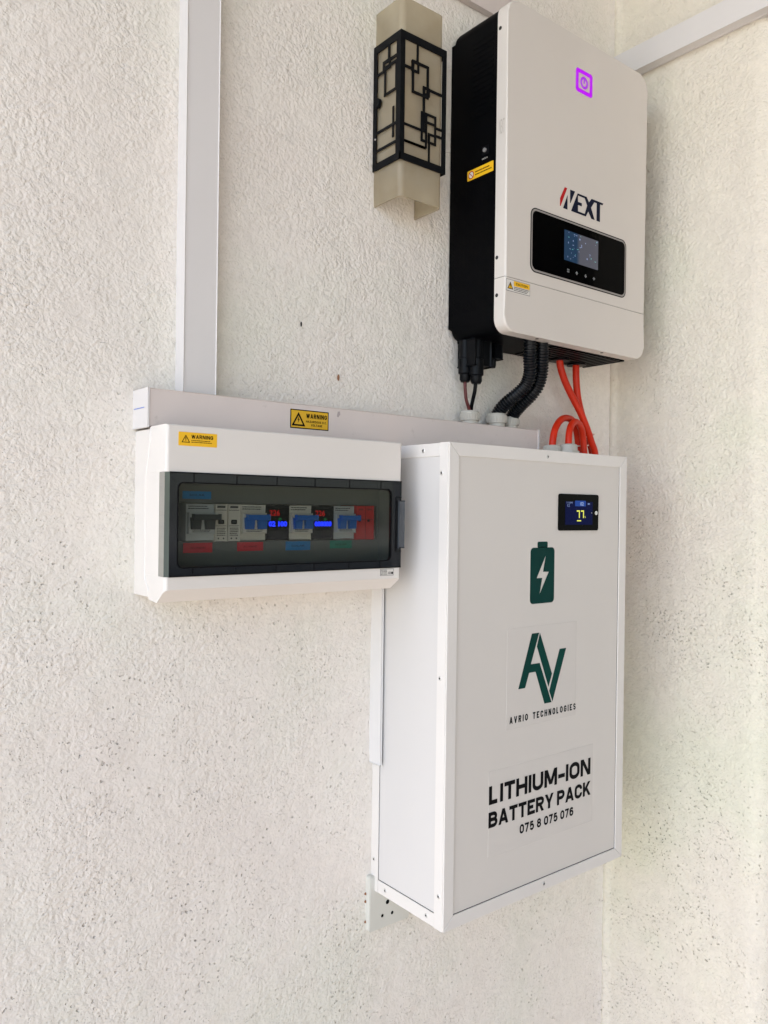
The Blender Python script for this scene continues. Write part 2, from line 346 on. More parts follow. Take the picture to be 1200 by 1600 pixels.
GL = {
 'A': (.72, [('D', (0, 0), (.5, 1)), ('D', (1, 0), (.5, 1)), ('P', [(.2, .24), (.8, .24)])]),
 'B': (.62, [('P', [(0, 0), (0, 1)]), ('P', [(0, 1), (.58, 1)] + _arc(.58, .76, .36, .24, 90, -90)[1:] + [(0, .52)]), ('P', [(0, .52), (.6, .52)] + _arc(.6, .26, .40, .26, 90, -90)[1:] + [(0, 0)])]),
 'C': (.62, [('P', [(1, .66)] + _arc(.5, .70, .5, .30, 0, 180) + _arc(.5, .30, .5, .30, 180, 360) + [(1, .34)])]),
 'D': (.62, [('P', [(0, 0), (0, 1)]), ('P', [(0, 1), (.45, 1)] + _arc(.45, .5, .55, .5, 90, -90)[1:] + [(0, 0)])]),
 'E': (.54, [('P', [(0, 0), (0, 1)]), ('P', [(0, 1), (1, 1)]), ('P', [(0, .5), (.9, .5)]), ('P', [(0, 0), (1, 0)])]),
 'G': (.64, [('P', [(1, .70)] + _arc(.5, .70, .5, .30, 0, 180) + _arc(.5, .30, .5, .30, 180, 360) + [(1, .47), (.52, .47)])]),
 'H': (.64, [('P', [(0, 0), (0, 1)]), ('P', [(1, 0), (1, 1)]), ('P', [(0, .5), (1, .5)])]),
 'I': (.0, [('P', [(0, 0), (0, 1)])]),
 'K': (.66, [('P', [(0, 0), (0, 1)]), ('D', (.02, .30), (.94, 1)), ('D', (.36, .60), (1, 0))]),
 'L': (.50, [('P', [(0, 1), (0, 0), (1, 0)])]),
 'M': (.82, [('P', [(0, 0), (0, 1)]), ('P', [(1, 0), (1, 1)]), ('D', (.04, 1), (.5, .12)), ('D', (.96, 1), (.5, .12))]),
 'N': (.66, [('P', [(0, 0), (0, 1)]), ('P', [(1, 0), (1, 1)]), ('D', (.04, 1), (.96, 0))]),
 'O': (.66, _O), '0': (.56, _O),
 'P': (.60, [('P', [(0, 0), (0, 1)]), ('P', [(0, 1), (.6, 1)] + _arc(.6, .73, .4, .27, 90, -90)[1:] + [(0, .46)])]),
 'R': (.62, [('P', [(0, 0), (0, 1)]), ('P', [(0, 1), (.6, 1)] + _arc(.6, .745, .4, .255, 90, -90)[1:] + [(0, .49)]), ('D', (.50, .50), (.98, 0))]),
 'S': (.58, [('P', _arc(.5, .755, .5, .245, 8, 270, 14) + _arc(.5, .255, .5, .255, 90, -172, 14)[1:])]),
 'T': (.58, [('P', [(0, 1), (1, 1)]), ('P', [(.5, 0), (.5, 1)])]),
 'U': (.64, [('P', [(0, 1)] + _arc(.5, .32, .5, .32, 180, 360) + [(1, 1)])]),
 'V': (.70, [('D', (0, 1), (.5, 0)), ('D', (1, 1), (.5, 0))]),
 'W': (1.0, [('D', (0, 1), (.25, 0)), ('D', (.5, 1), (.25, 0)), ('D', (.5, 1), (.75, 0)), ('D', (1, 1), (.75, 0))]),
 'X': (.66, [('D', (0, 0), (1, 1)), ('D', (0, 1), (1, 0))]),
 'Y': (.68, [('D', (0, 1), (.5, .40)), ('D', (1, 1), (.5, .40)), ('P', [(.5, 0), (.5, .5)])]),
 'Z': (.58, [('P', [(0, 1), (1, 1)]), ('P', [(0, 0), (1, 0)]), ('D', (.03, .03), (.97, .97))]),
 '-': (.34, [('P', [(0, .40), (1, .40)])]), '.': (.0, [('P', [(0, 0), (0, .06)])]),
 '1': (.25, [('P', [(1, 0), (1, 1)]), ('D', (.0, .75), (.9, 1))]),
 '2': (.56, [('P', _arc(.5, .70, .48, .30, 165, -20, 10) + [(.03, 0), (1, 0)])]),
 '3': (.56, [('P', _arc(.5, .755, .46, .245, 165, -90, 12)), ('P', _arc(.5, .255, .5, .255, 90, -165, 12))]),
 '5': (.56, [('P', [(.92, 1), (.14, 1), (.06, .50)] + _arc(.5, .32, .5, .33, 138, -160, 14))]),
 '6': (.56, [('P', _arc(.5, .68, .5, .32, 25, 180) + _arc(.5, .30, .5, .30, 180, 540, 20))]),
 '7': (.54, [('P', [(0, 1), (1, 1)]), ('D', (.98, .98), (.30, 0))]),
 '8': (.56, [('C', _arc(.5, .765, .43, .235, 0, 360, 20)[:-1]), ('C', _arc(.5, .265, .5, .265, 0, 360, 20)[:-1])]),
}
def _stroke(bm, fr, pts, s, closed, d):
    P = [Vector(p) for p in pts]; Q = [P[0]]
    for p in P[1:]:
        if (p - Q[-1]).length > s * .02: Q.append(p)
    if closed and (Q[0] - Q[-1]).length < s * .02: Q.pop()
    n = len(Q); Lf, Rt = [], []
    for i in range(n):
        a = Q[i - 1] if (i > 0 or closed) else None; c = Q[(i + 1) % n] if (i < n - 1 or closed) else None
        da = (Q[i] - a).normalized() if a is not None else None; dc = (c - Q[i]).normalized() if c is not None else None
        if da is None: da = dc
        if dc is None: dc = da
        t = (da + dc).normalized(); nn = Vector((-t.y, t.x)); k = max(.5, nn.dot(Vector((-dc.y, dc.x))))
        off = nn * (s / 2 / k); Lf.append(bm.verts.new(fr(*(Q[i] + off), d))); Rt.append(bm.verts.new(fr(*(Q[i] - off), d)))
    for i in range(n if closed else n - 1):
        j = (i + 1) % n; bm.faces.new((Rt[i], Rt[j], Lf[j], Lf[i]))
def letters(name, s, fr, u0, u1, v0, v1, m, parent, d=.0003, weight=.19, gap=.13, space=.30):
    """grotesque capitals drawn as strokes, fitted to the box"""
    H = v1 - v0; st = weight * H; gp = gap * H
    adv = [GL[c][0] if c != ' ' else 0 for c in s]
    fix = sum(st for c in s if c != ' ') + gp * (len(s) - 1) + sum(space * H for c in s if c == ' ')
    q = (u1 - u0 - fix) / sum(adv)
    bm = bmesh.new(); u = u0; k = 0
    for c, w in zip(s, adv):
        if c == ' ': u += space * H + gp; continue
        W = w * q
        for kind, *g in GL[c][1]:
            k += 1; dd = d + .000012 * (k % 5)
            mp = lambda p: (u + st / 2 + p[0] * W, v0 + st / 2 + p[1] * (H - st))
            if kind in 'PC':
                pts = [mp(p) for p in g[0]]
                if kind == 'P':   # square ends reach the outer edge on straight stems
                    pts = [Vector(p) for p in pts]
                    for a, b in ((0, 1), (-1, -2)):
                        e = g[0][a]
                        if abs(g[0][a][0] - g[0][b][0]) < 1e-6 and (e[1] in (0, 1)): pts[a] = pts[a] + (pts[a] - pts[b]).normalized() * st / 2
                        elif abs(g[0][a][1] - g[0][b][1]) < 1e-6 and (e[0] in (0, 1)) and len(g[0]) == 2: pts[a] = pts[a] + (pts[a] - pts[b]).normalized() * st / 2
                _stroke(bm, fr, pts, st, kind == 'C', dd)
            else:
                (a0, b0), (a1, b1) = g
                p = Vector((u + st / 2 + a0 * W, v0 + b0 * H)); r = Vector((u + st / 2 + a1 * W, v0 + b1 * H)); dv = (r - p).normalized()
                hx = st * .5 / max(.35, abs(dv.y)) * .96
                bm.faces.new([bm.verts.new(fr(x, y, dd)) for x, y in ((p.x - hx, p.y), (p.x + hx, p.y), (r.x + hx, r.y), (r.x - hx, r.y))])
        u += W + st + gp
    return finish(name, bm, m, parent)
def catmull(pts, n=8):
    P = [Vector(p) for p in pts]; P = [P[0] * 2 - P[1]] + P + [P[-1] * 2 - P[-2]]; out = []
    for i in range(1, len(P) - 2):
        for k in range(n):
            t = k / n; a, b, c, d = P[i - 1:i + 3]
            out.append(.5 * ((2 * b) + (c - a) * t + (2 * a - 5 * b + 4 * c - d) * t * t + (3 * b - a - 3 * c + d) * t ** 3))
    out.append(P[-2]); return out
def add_tube(bm, path, rad, n=14, cap=True, mi=0):
    prev = None; N = None; rings = []
    for i, p in enumerate(path):
        t = (path[min(i + 1, len(path) - 1)] - path[max(i - 1, 0)]).normalized()
        if N is None: N = t.orthogonal().normalized()
        N = (N - t * N.dot(t)).normalized(); B = t.cross(N); r = rad(i) if callable(rad) else rad
        rings.append([bm.verts.new(p + (N * math.cos(2 * math.pi * k / n) + B * math.sin(2 * math.pi * k / n)) * r) for k in range(n)])
    for a, b in zip(rings, rings[1:]):
        for k in range(n):
            f = bm.faces.new((a[k], a[(k + 1) % n], b[(k + 1) % n], b[k])); f.material_index = mi
    if cap: bm.faces.new(rings[0][::-1]).material_index = mi; bm.faces.new(rings[-1]).material_index = mi
def tube(name, path, rad, m, parent=None, n=14):
    bm = bmesh.new(); add_tube(bm, path, rad, n); return finish(name, bm, m, parent, smooth=True, angle=50)
def even(path, step):
    out = [path[0].copy()]; acc = 0.0
    for a, b in zip(path, path[1:]):
        L = (b - a).length; pos = step - acc
        while pos <= L: out.append(a.lerp(b, pos / L)); pos += step
        acc = (acc + L) % step
    return out
def lathe(name, c, prof, m, parent, n=24, hexa=None):
    """profile of (radius, z); rings flagged in hexa are six sided"""
    bm = bmesh.new(); rings = []
    for i, (r, z) in enumerate(prof):
        rg = []
        for k in range(n):
            a = 2 * math.pi * k / n; q = r
            if hexa and i in hexa:
                b = (a % (math.pi / 3)) - math.pi / 6; q = r * math.cos(math.pi / 6) / math.cos(b)
            rg.append(bm.verts.new((c[0] + q * math.cos(a), c[1] + q * math.sin(a), c[2] + z)))
        rings.append(rg)
    for a, b in zip(rings, rings[1:]):
        for k in range(n): bm.faces.new((a[k], a[(k + 1) % n], b[(k + 1) % n], b[k]))
    bm.faces.new(rings[0][::-1]); bm.faces.new(rings[-1])
    return finish(name, bm, m, parent, smooth=True, angle=28)
def screw(fr, u, v, parent, r=.0034, d=0.0):
    bm = bmesh.new()
    a = circ(u, v, r, 16); b = circ(u, v, r * .72, 16)
    lo = [bm.verts.new(fr(*p, d)) for p in a]; hi = [bm.verts.new(fr(*p, d + .0007)) for p in b]
    for i in range(16): bm.faces.new((lo[i], lo[(i + 1) % 16], hi[(i + 1) % 16], hi[i]))
    bm.faces.new(hi)
    an = random.random() * 1.5; w = r * .16; l = r * .5
    for k in (0, 1):
        q = an + k * math.pi / 2; c, s = math.cos(q), math.sin(q)
        pts = [(u + x * c - y * s, v + x * s + y * c) for x, y in ((-l, -w), (l, -w), (l, w), (-l, w))]
        for f in add_poly(bm, fr, pts, d + .0006, d + .0008 + k * .00005, 1): pass
    add_poly(bm, fr, circ(u, v, r * .26, 8), d + .0006, d + .00095, 1)
    return finish('screw', bm, [M_screw, M_dark], parent)
def triangle_sign(fr, cu_, v0, v1, m, parent, d=.0004, lw=.12, mark='!'):
    h = v1 - v0; w = h * .58
    o = [(cu_ - w, v0), (cu_ + w, v0), (cu_, v1)]; k = h * lw
    i = [(cu_ - w + k * 1.75, v0 + k), (cu_ + w - k * 1.75, v0 + k), (cu_, v1 - k * 2.1)]
    bm = bmesh.new(); add_ring(bm, fr, o, i, d, d + .0001)
    if mark == '!':
        add_poly(bm, fr, [(cu_ - h * .045, v0 + h * .34), (cu_ + h * .045, v0 + h * .34), (cu_ + h * .06, v0 + h * .66), (cu_ - h * .06, v0 + h * .66)], d, d + .0001)
        add_poly(bm, fr, circ(cu_, v0 + h * .24, h * .055, 8), d, d + .0001)
    else:
        z = [(.04, .70), (-.11, .42), (-.01, .44), (-.06, .20), (.11, .50), (.01, .48)]
        add_poly(bm, fr, [(cu_ + a * h, v0 + b * h) for a, b in z], d, d + .0001)
    return finish('warning_symbol', bm, m, parent)
def print_lines(name, fr, u0, u1, v0, v1, rows, m, parent, d=.0004, seed=1):
    """very small print, reads as rows of broken dashes"""
    rd = random.Random(seed); bm = bmesh.new(); dh = (v1 - v0) / rows
    for k in range(rows):
        u = u0; v = v0 + dh * (k + .3)
        end = u1 - rd.random() * (u1 - u0) * .18
        while u < end:
            w = rd.uniform(.0008, .0028); add_poly(bm, fr, [(u, v), (min(u + w, u1), v), (min(u + w, u1), v + dh * .42), (u, v + dh * .42)], d, d + .00005)
            u += w + .0005
    return finish(name, bm, m, parent)

# ------------------------------------------------------------------ setting: ground, walls, added unseen floor and roof
g = box('ground', (-60, -60, -1.16), (60, 60, -1.1), M_ground); g['kind'] = 'structure'
g = box('bounce_cut_floor', (-2.0, -26.0, -1.099), (22.0, .60, -1.0), mat('bounce_cut_dark', (.15, .115, .095), .6, var=.1, vscale=3), None, .01, 2); g['kind'] = 'structure'  # unseen floor, added and kept dark to cut light bounced onto front faces
r_ = box('shade_roof', (-1.9, 0.6, 2.305), (22.0, -26.0, 2.42), mat('shade_roof_soffit', (.32, .30, .275), .8, var=.05), None); r_['kind'] = 'structure'  # unseen roof, added to shade the wall; oversized to block light from the front
XW = .5878
def wall_grid(name, fn, nu, nv, m, label):
    bm = bmesh.new(); vs = [[bm.verts.new(fn(i / nu, j / nv)) for j in range(nv + 1)] for i in range(nu + 1)]
    for i in range(nu):
        for j in range(nv): bm.faces.new((vs[i][j], vs[i + 1][j], vs[i + 1][j + 1], vs[i][j + 1]))
    o = finish(name, bm, m, None, smooth=True); return tag(o, label, 'wall')
from mathutils import noise as mn
def und(a, b, k=.0016): return (mn.noise(Vector((a * 5, b * 5, .3))) + .5 * mn.noise(Vector((a * 14, b * 14, 7)))) * k
def back_fn(s, t):
    x = -1.25 + (XW + .02 + 1.25) * s; z = -1.0 + 3.3 * t
    cor = max(0, 1 - (XW - x) / .03)      # fillet of mortar in the corner
    return (x, -.0015 + und(x, z) - .004 * cor * cor, z)
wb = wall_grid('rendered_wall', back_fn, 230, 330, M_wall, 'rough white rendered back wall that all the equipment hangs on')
box('wall_core', (-1.2495, .006, -1.0), (XW + .3, .23, 2.30), M_wall, wb)
# the side wall: plane at x = XW from the corner, then a rounded arris and its end face, 0.25 m thick
prof = [(XW + .0 , .02)] + [(XW, -.005 - .28 * i / 40) for i in range(41)]
Rr = .045
prof[1:1] = [(XW - .0012, -.0010), (XW - .0052, -.0035), (XW - .0066, -.0075), (XW - .0050, -.0120), (XW - .0018, -.0165)]; prof = [p for k, p in enumerate(prof) if k < 6 or p[1] < -.018]
prof += [(XW + Rr - Rr * math.cos(R(a)), -.285 - Rr * math.sin(R(a))) for a in range(9, 91, 9)]
prof += [(XW + Rr + .03 * i, -.285 - Rr) for i in range(1, 10)]
def side_fn(s, t):
    k = s * (len(prof) - 1); i = min(int(k), len(prof) - 2); f = k - i
    x = prof[i][0] * (1 - f) + prof[i + 1][0] * f; y = prof[i][1] * (1 - f) + prof[i + 1][1] * f; z = -1.0 + 3.3 * t
    u = und(y * 1.3 + 9, z * 1.0, .0022); return (x + u, y + u * .3, z)
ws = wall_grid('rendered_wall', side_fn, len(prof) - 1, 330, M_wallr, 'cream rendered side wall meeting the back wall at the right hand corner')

box('wall_core', (XW + .06, .004, -1.0), (XW + .295, -.27, 2.30), M_wallr, ws)
# ------------------------------------------------------------------ PVC trunkings
def trunking(name, label, a, b, axis, out, base_frac, m, over=.0009):
    """base channel + clip-on lid; axis = long axis index; out = index pointing out of the wall"""
    t = thing(name, label, 'trunking')
    a = Vector(a); b = Vector(b)          # a: wall side, b: room side along `out`
    mid = a[out] + (b[out] - a[out]) * base_frac
    ba, bb = a.copy(), b.copy(); bb[out] = mid
    la, lb = a.copy(), b.copy(); la[out] = mid
    oth = 3 - axis - out; s = 1 if b[oth] > a[oth] else -1
    la[oth] -= over * s; lb[oth] += over * s
    box('base', ba, bb, m, t, .0006, 1); box('lid', la, lb, m, t, .0013, 3)
    return t
trunking('wall_trunking', 'tall white vertical cable trunking rising above the left end of the breaker box', (-.3300, .002, .7285), (-.2866, -.0272, 2.25), 2, 1, .42, M_pvc)
trunking('wall_trunking', 'horizontal cable trunking passing behind the top of the inverter', (-1.2, .002, 1.4340), (XW - .027, -.013, 1.4725), 0, 1, .4, M_pvc2)
t = trunking('wall_trunking', 'sloping looking pale trunking along the side wall above the inverter', (XW + .002, -.0135, 1.4335), (XW - .0265, -.365, 1.4755), 1, 0, .3, M_pvc)

# wide horizontal trunking over breaker box and battery
TX0, TX1, TY, TZ0, TZ1 = -.3843, .3202, -.0477, .6812, .7271
T = thing('cable_trunking', 'wide dusty horizontal trunking lying over the breaker box and the battery cabinet', 'trunking')
box('channel_lid', (TX0 + .0014, .002, TZ0), (TX1 - .0014, TY, TZ1), M_pvc2, T, .0012, 3)
box('end_cap', (TX0 - .0006, .002, TZ0 - .0008), (TX0 + .0012, TY - .0008, TZ1 + .0008), M_pvc, T, .0005, 1)
box('end_cap', (TX1 - .0012, .002, TZ0 - .0008), (TX1 + .0012, TY - .0008, TZ1 + .0008), M_pvc, T, .0005, 1)
FT = Front(TY)
poly('stain', FT, [(-.107, .7225), (-.1035, .7232), (-.1025, .719), (-.106, .7145), (-.1085, .7155)], mat('dust_smudge', (.40, .345, .335), .8), T, 0, .00012)
LT = Left(TX0 - .0006)
print_lines('factory_print', LT, .006, .041, .7032, .7062, 1, M_print, T, .0002, 5)
w2 = rr(-.1852, .6940, -.1226, .7200, .0006, 2)
st = poly('hazard_label', FT, w2, M_ink, T, 0, .0003)
st['label'] = 'yellow hazardous voltage label with black border'
poly('label_face', FT, rr(-.1838, .6954, -.1240, .7186, .0004, 2), M_yel2, st, .0003, .0005)
triangle_sign(FT, -.1722, .6975, .7165, M_ink, st, .0005, .12, 'z')
letters('lettering', 'WARNING', FT, -.1600, -.1258, .7090, .7152, M_ink, st, .0007, .21, .14)
letters('lettering', 'HAZARDOUS D.C.', FT, -.1602, -.1262, .7030, .7060, M_ink, st, .0007, .21, .14)
letters('lettering', 'VOLTAGE', FT, -.1520, -.1335, .6983, .7013, M_ink, st, .0007, .21, .14)
def gland(c, r, parent, h=.022):
    o = lathe('cable_gland', c, [(r * .84, 0), (r * .84, h * .28), (r * 1.0, h * .30), (r * 1.0, h * .33), (r * 1.02, h * .36), (r * 1.02, h * .82), (r * .90, h * .97), (r * .62, h)], M_gland, parent, 48, hexa=())
    bm = bmesh.new()
    for k in range(24):
        a = 2 * math.pi * k / 24; ca, sa = math.cos(a), math.sin(a)
        add_box(bm, (-.0006, -.0006, h * .40), (.0006, .0006, h * .78))
        for v in bm.verts[-8:]: v.co += Vector((c[0] + ca * r * 1.02, c[1] + sa * r * 1.02, c[2]))
    return finish('grip_rib', bm, M_gland, o)
gland((.1752, -.025, TZ1), .0158, T, .0235)
gland((.2389, -.025, TZ1), .0170, T, .0245)
gland((.2740, -.024, TZ1), .0150, T, .0215)

# ------------------------------------------------------------------ breaker box (distribution enclosure)
EX0, EX1, EY = -.3840, -.0334, -.1027
E_ = thing('distribution_box', 'white breaker enclosure with smoked window under the horizontal trunking', 'breaker box')
bm = bmesh.new()
add_poly(bm, Left(0), [(0, 0)] * 0 or [(-.002, .476), (.056, .476), (.056, .6795), (-.002, .6795)], -EX0 - .004, -(EX1 - .003))
bm.free()
# hollow base: back sheet + four sides
boxes('base', [((EX0 + .003, .002, .476), (EX1 - .003, -.004, .678)),
               ((EX0 + .003, -.004, .476), (EX0 + .006, -.050, .678)), ((EX1 - .006, -.004, .476), (EX1 - .003, -.050, .678)),
               ((EX0 + .006, -.004, .476), (EX1 - .006, -.050, .479)), ((EX0 + .006, -.004, .675), (EX1 - .006, -.050, .678))], M_encl, E_)
WZ0, WZ1 = .5035, .6252
def xprism(name, x0, x1, prof, m, parent, bev=.0, pick=None, seg=3):
    bm = bmesh.new(); a = [bm.verts.new((x0, y, z)) for y, z in prof]; b = [bm.verts.new((x1, y, z)) for y, z in prof]; n = len(prof)
    bm.faces.new(a[::-1]); bm.faces.new(b)
    for i in range(n): bm.faces.new((a[i], a[(i + 1) % n], b[(i + 1) % n], b[i]))
    if bev:
        es = [e for e in bm.edges if pick is None or pick(e)]
        bmesh.ops.bevel(bm, geom=es, offset=bev, segments=seg, affect='EDGES', profile=.5)
    return finish(name, bm, m, parent, smooth=True, angle=40)
def frontverts(e):   # edges around the front face on the two ends
    return all(v.co.y < EY + .0005 for v in e.verts) and abs(e.verts[0].co.x - e.verts[1].co.x) < 1e-6
LIDM = M_encl
top = xprism('lid_panel', EX0, EX1, [(EY, WZ1), (EY, .6785), (EY + .0015, .6800), (-.0600, .6800), (-.0560, .6795), (-.0545, .6600), (-.0480, .6400), (-.0420, WZ1)], LIDM, E_, .0045, lambda e: frontverts(e), 3)
top['label'] = 'upper lid band with yellow warning sticker'
bot = xprism('lid_panel', EX0, EX1, [(EY, WZ0), (-.0420, WZ0), (-.0440, .4960), (-.0545, .4860), (-.0560, .4740), (-.0800, .4720), (EY, .4885)], LIDM, E_, .0045, lambda e: frontverts(e), 3)
bot['label'] = 'lower lid band with bevelled bottom edge'
def ynear(e): return all(v.co.y < -.0835 for v in e.verts)
box('lid_side', (EX0, -.0420, WZ0 + .0001), (EX0 + .003, -.0840, WZ1 - .0001), LIDM, E_)
box('lid_side', (EX1 - .003, -.0420, WZ0 + .0001), (EX1, -.0840, WZ1 - .0001), LIDM, E_)
# raised rim on the left flank of the lid
rim = [(-.0565, .6790), (-.0550, .6600), (-.0480, .6400), (-.0425, .6240), (-.0425, .5050), (-.0445, .4965), (-.0550, .4865), (-.0565, .4750)]
bm = bmesh.new()
add_tube(bm, [Vector((EX0 + .0005, y, z)) for y, z in rim], .0016, 8)
finish('lid_rim', bm, LIDM, E_, smooth=True)
# interior trim with slot for the devices
TRY = -.0640
FI = Front(TRY)
SX0, SX1, SZ0, SZ1 = -.3500, -.0480, .5425, .5900
boxes('trim_panel', [((EX0 + .004, TRY + .002, SZ1), (EX1 - .004, TRY, .6280)), ((EX0 + .004, TRY + .002, .5005), (EX1 - .004, TRY, SZ0)),
                     ((EX0 + .004, TRY + .002, SZ0), (SX0, TRY, SZ1)), ((SX1, TRY + .002, SZ0), (EX1 - .004, TRY, SZ1))], M_trim, E_)
box('din_rail', (SX0, -.030, .559), (SX1, -.034, .574), M_screw, E_)
boxes('inner_partition', [((-.0445, TRY, .506), (-.0425, -.098, .622))], M_trim, E_)
def breaker(x0, x1, body, lever, poles=2, z0=.5437, z1=.5888, kind='mcb', lx=0.0):
    o = box('circuit_breaker', (x0, -.034, z0), (x1, -.0675, z1), body, E_, .0006, 1)
    fb = Front(-.0675); w = x1 - x0
    # raised nose
    nz = boxes('breaker_nose', [((x0 + .0012, -.0675, z0 + .009), (x1 - .0012, -.0735, z1 - .011))], body, o, .0006)
    f2 = Front(-.0735); mid = (z0 + z1) / 2
    bm = bmesh.new()
    pw = w / poles
    for k in range(poles):
        c = x0 + pw * (k + .5)
        add_poly(bm, f2, [(c - pw * .30, mid - .0085), (c + pw * .30, mid - .0085), (c + pw * .36, mid + .006), (c - pw * .36, mid + .006)], 0, .0055)
    add_box(bm, (x0 + w * .10, -.0772, mid + .0030), (x1 - w * .05 + lx, -.0840, mid + .0098), .0006, 1)
    finish('toggle_lever', bm, lever, o)
    # white tongue between the levers
    print_lines('rating_print', fb, x0 + .003, x1 - .006, z1 - .007, z1 - .0015, 2, M_ink, o, .0002, int(x0 * -1000))
    boxes('rivet', [((x0 + w * .16, -.0735, z1 - .0160), (x0 + w * .22, -.0739, z1 - .0138)), ((x1 - w * .32, -.0735, z1 - .0160), (x1 - w * .26, -.0739, z1 - .0138))], M_ink, o)
    print_lines('rating_print', f2, x0 + .006, x1 - .006, z0 + .0100, z0 + .0140, 2, M_ink, o, .0002, int(x0 * -777))
    return o
b = breaker(-.3430, -.3062, M_brk2, M_lever, lx=.004); b['label'] = 'dark levered double breaker at the left end'
def spd(x0, x1, seed):
    z0, z1 = .5427, .5888
    o = box('surge_protector', (x0, -.034, z0), (x1, -.0700, z1), M_brk, E_, .0006, 1); f = Front(-.0700); c = (x0 + x1) / 2
    ring('indicator_window', f, rr(c - .0040, .5640, c + .0040, .5695, .0012), rr(c - .0026, .5652, c + .0026, .5683, .0008), 0, .0006, M_ink, o)
    poly('indicator', f, rr(c - .0026, .5652, c + .0026, .5683, .0008), M_lever, o, 0, .0003)
    boxes('terminal_slot', [((c - .0055, -.0700, .5842), (c + .0055, -.0704, .5868))], M_lever, o)
    boxes('moulded_line', [((x0 + .001, -.07, .5812), (x1 - .001, -.0703, .5818)), ((x0 + .001, -.07, .5616), (x1 - .001, -.0703, .5621))], M_ink, o)
    print_lines('small_print', f, x0 + .0025, x1 - .002, .5490, .5600, 5, M_ink, o, .0002, seed)
    bm = bmesh.new()
    for s in (-.0035, .0035): add_poly(bm, f, circ(c + s, .5462, .0010, 8), 0, .0003)
    finish('contact_dot', bm, M_ink, o)
spd(-.3054, -.2890, 3); spd(-.2876, -.2712, 4)
breaker(-.2696, -.2334, M_brk, M_blu)
breaker(-.1974, -.1630, M_brk, M_blu, lx=.003)
breaker(-.1256, -.0912, M_brk2, M_blu, lx=.002)
def meter(x0, x1, top_txt, low_txt):
    z0, z1 = .5437, .5880
    o = box('digital_meter', (x0, -.034, z0), (x1, -.0690, z1), M_blk, E_, .0008, 1)
    poly('meter_glass', Front(-.069), rr(x0 + .002, z0 + .012, x1 - .002, z1 - .003, .001, 2), M_glassblk, o, 0, .0004)
    f = Front(-.0694); w = x1 - x0
    text('red_digits', top_txt, f, x0 + w * .12, x0 + w * .58, .5750, .5825, M_ered, o, .0003, .02)
    text('green_digits', 'o', f, x0 + w * .52, x0 + w * .66, .5688, .5722, M_egr, o, .0003, .02)
    text('blue_digits', low_txt, f, x0 + w * .09, x1 - w * .09, .5608, .5678, M_ebl, o, .0003, .05)
    return o
meter(-.2322, -.1984, '226', '02 100'); meter(-.1610, -.1272, '226', '000000')
o = box('red_breaker', (-.0896, -.034, .5425), (-.0592, -.0720, .5895), M_rdb, E_, .0006, 1)
fr = Front(-.0720)
boxes('ridge', [((-.0890, -.072, .5700), (-.0600, -.0735, .5712)), ((-.0740, -.072, .5425), (-.0735, -.0726, .5895)), ((-.0855, -.072, .5835), (-.0780, -.0724, .5860)), ((-.0705, -.072, .5835), (-.0630, -.0724, .5860))], mat('red_shade_line', (.33, .015, .015), .5), o)
bm = bmesh.new(); add_poly(bm, fr, circ(-.0845, .5690, .0016, 10), 0, .0022); add_poly(bm, fr, circ(-.0690, .5690, .0016, 10), 0, .0022); finish('test_button', bm, M_ink, o)
for (x0, x1, z0, z1, m) in ((-.3462, -.3085, .5948, .6042, M_blu2), (-.3445, -.3060, .5288, .5408, M_rd), (-.2715, -.2340, .5295, .5408, M_rd), (-.1998, -.1612, .5290, .5408, M_blu2), (-.1288, -.0916, .5302, .5410, M_gr)):
    o = poly('circuit_label', FI, [(x0, z0), (x1, z0), (x1, z1), (x0, z1)], m, E_, 0, .0005)
    text('label_print', 'AC MAINS' if m is M_rd else 'SOLAR', FI, x0 + .009, x1 - .009, (z0 + z1) / 2 - .0012, (z0 + z1) / 2 + .0012, M_ink, o, .0006)
# smoked hinged window: pane, rim, returns
WI = rr(-.3690, .5140, -.0525, .6128, .0070, 6)
WO = rr(-.3795, WZ0 + .0002, -.0340, WZ1 - .0002, .0005, 6)
FE = Front(EY)
wn = thing('tmp', 'x', 'x'); bpy.data.objects.remove(wn)
W = ring('window_frame', FE, WO, WI, -.003, .0008, M_smokef, E_)
poly('window_pane', FE, rr(-.3684, .5146, -.0531, .6122, .0066, 6), M_smoke, W, -.0022, -.0006)
ring('window_seal', FE, rr(-.3700, .5130, -.0515, .6138, .0078, 6), rr(-.3686, .5144, -.0529, .6124, .0066, 6), -.003, .0013, M_ink, W)
box('window_return', (EX0 + .0001, -.0842, WZ0 + .0002), (EX0 + .002, EY + .0036, WZ1 - .0002), M_smoker, W)
box('window_return', (EX1 - .002, -.0842, WZ0 + .0002), (EX1 - .0001, EY + .0036, WZ1 - .0002), M_smoker, W)
for sx, xa, xb in ((1, EX0 + .0001, -.3795), (-1, EX1 - .0001, -.0340)):
    xp = bmesh.new(); add_poly(xp, Down(0), [(xa, -EY - .0036), (xb, -EY + .0005), (xb, -EY - .002), (xa + sx * .0015, -EY - .005)], -WZ1 + .0002, -WZ0 - .0002); finish('window_corner', xp, M_smoker, W)
bm = bmesh.new()
for x in (-.3498, -.2936, -.2375, -.1804, -.1248, -.0712):
    add_box(bm, (x - .0005, EY + .0005, .6137), (x + .0005, EY - .0012, WZ1 - .0004)); add_box(bm, (x - .0005, EY + .0005, WZ0 + .0004), (x + .0005, EY - .0012, .5131))
add_box(bm, (-.3795, EY, WZ1 - .0012), (-.0340, EY - .0014, WZ1 + .0002)); add_box(bm, (-.3795, EY, WZ0 - .0002), (-.0340, EY - .0014, WZ0 + .0012))
finish('window_rib', bm, M_ink, W)
for z in (.6185, .5095): poly('corner_plug', FE, circ(-.3735, z, .0028, 14), M_smokef, W, 0, .0016)
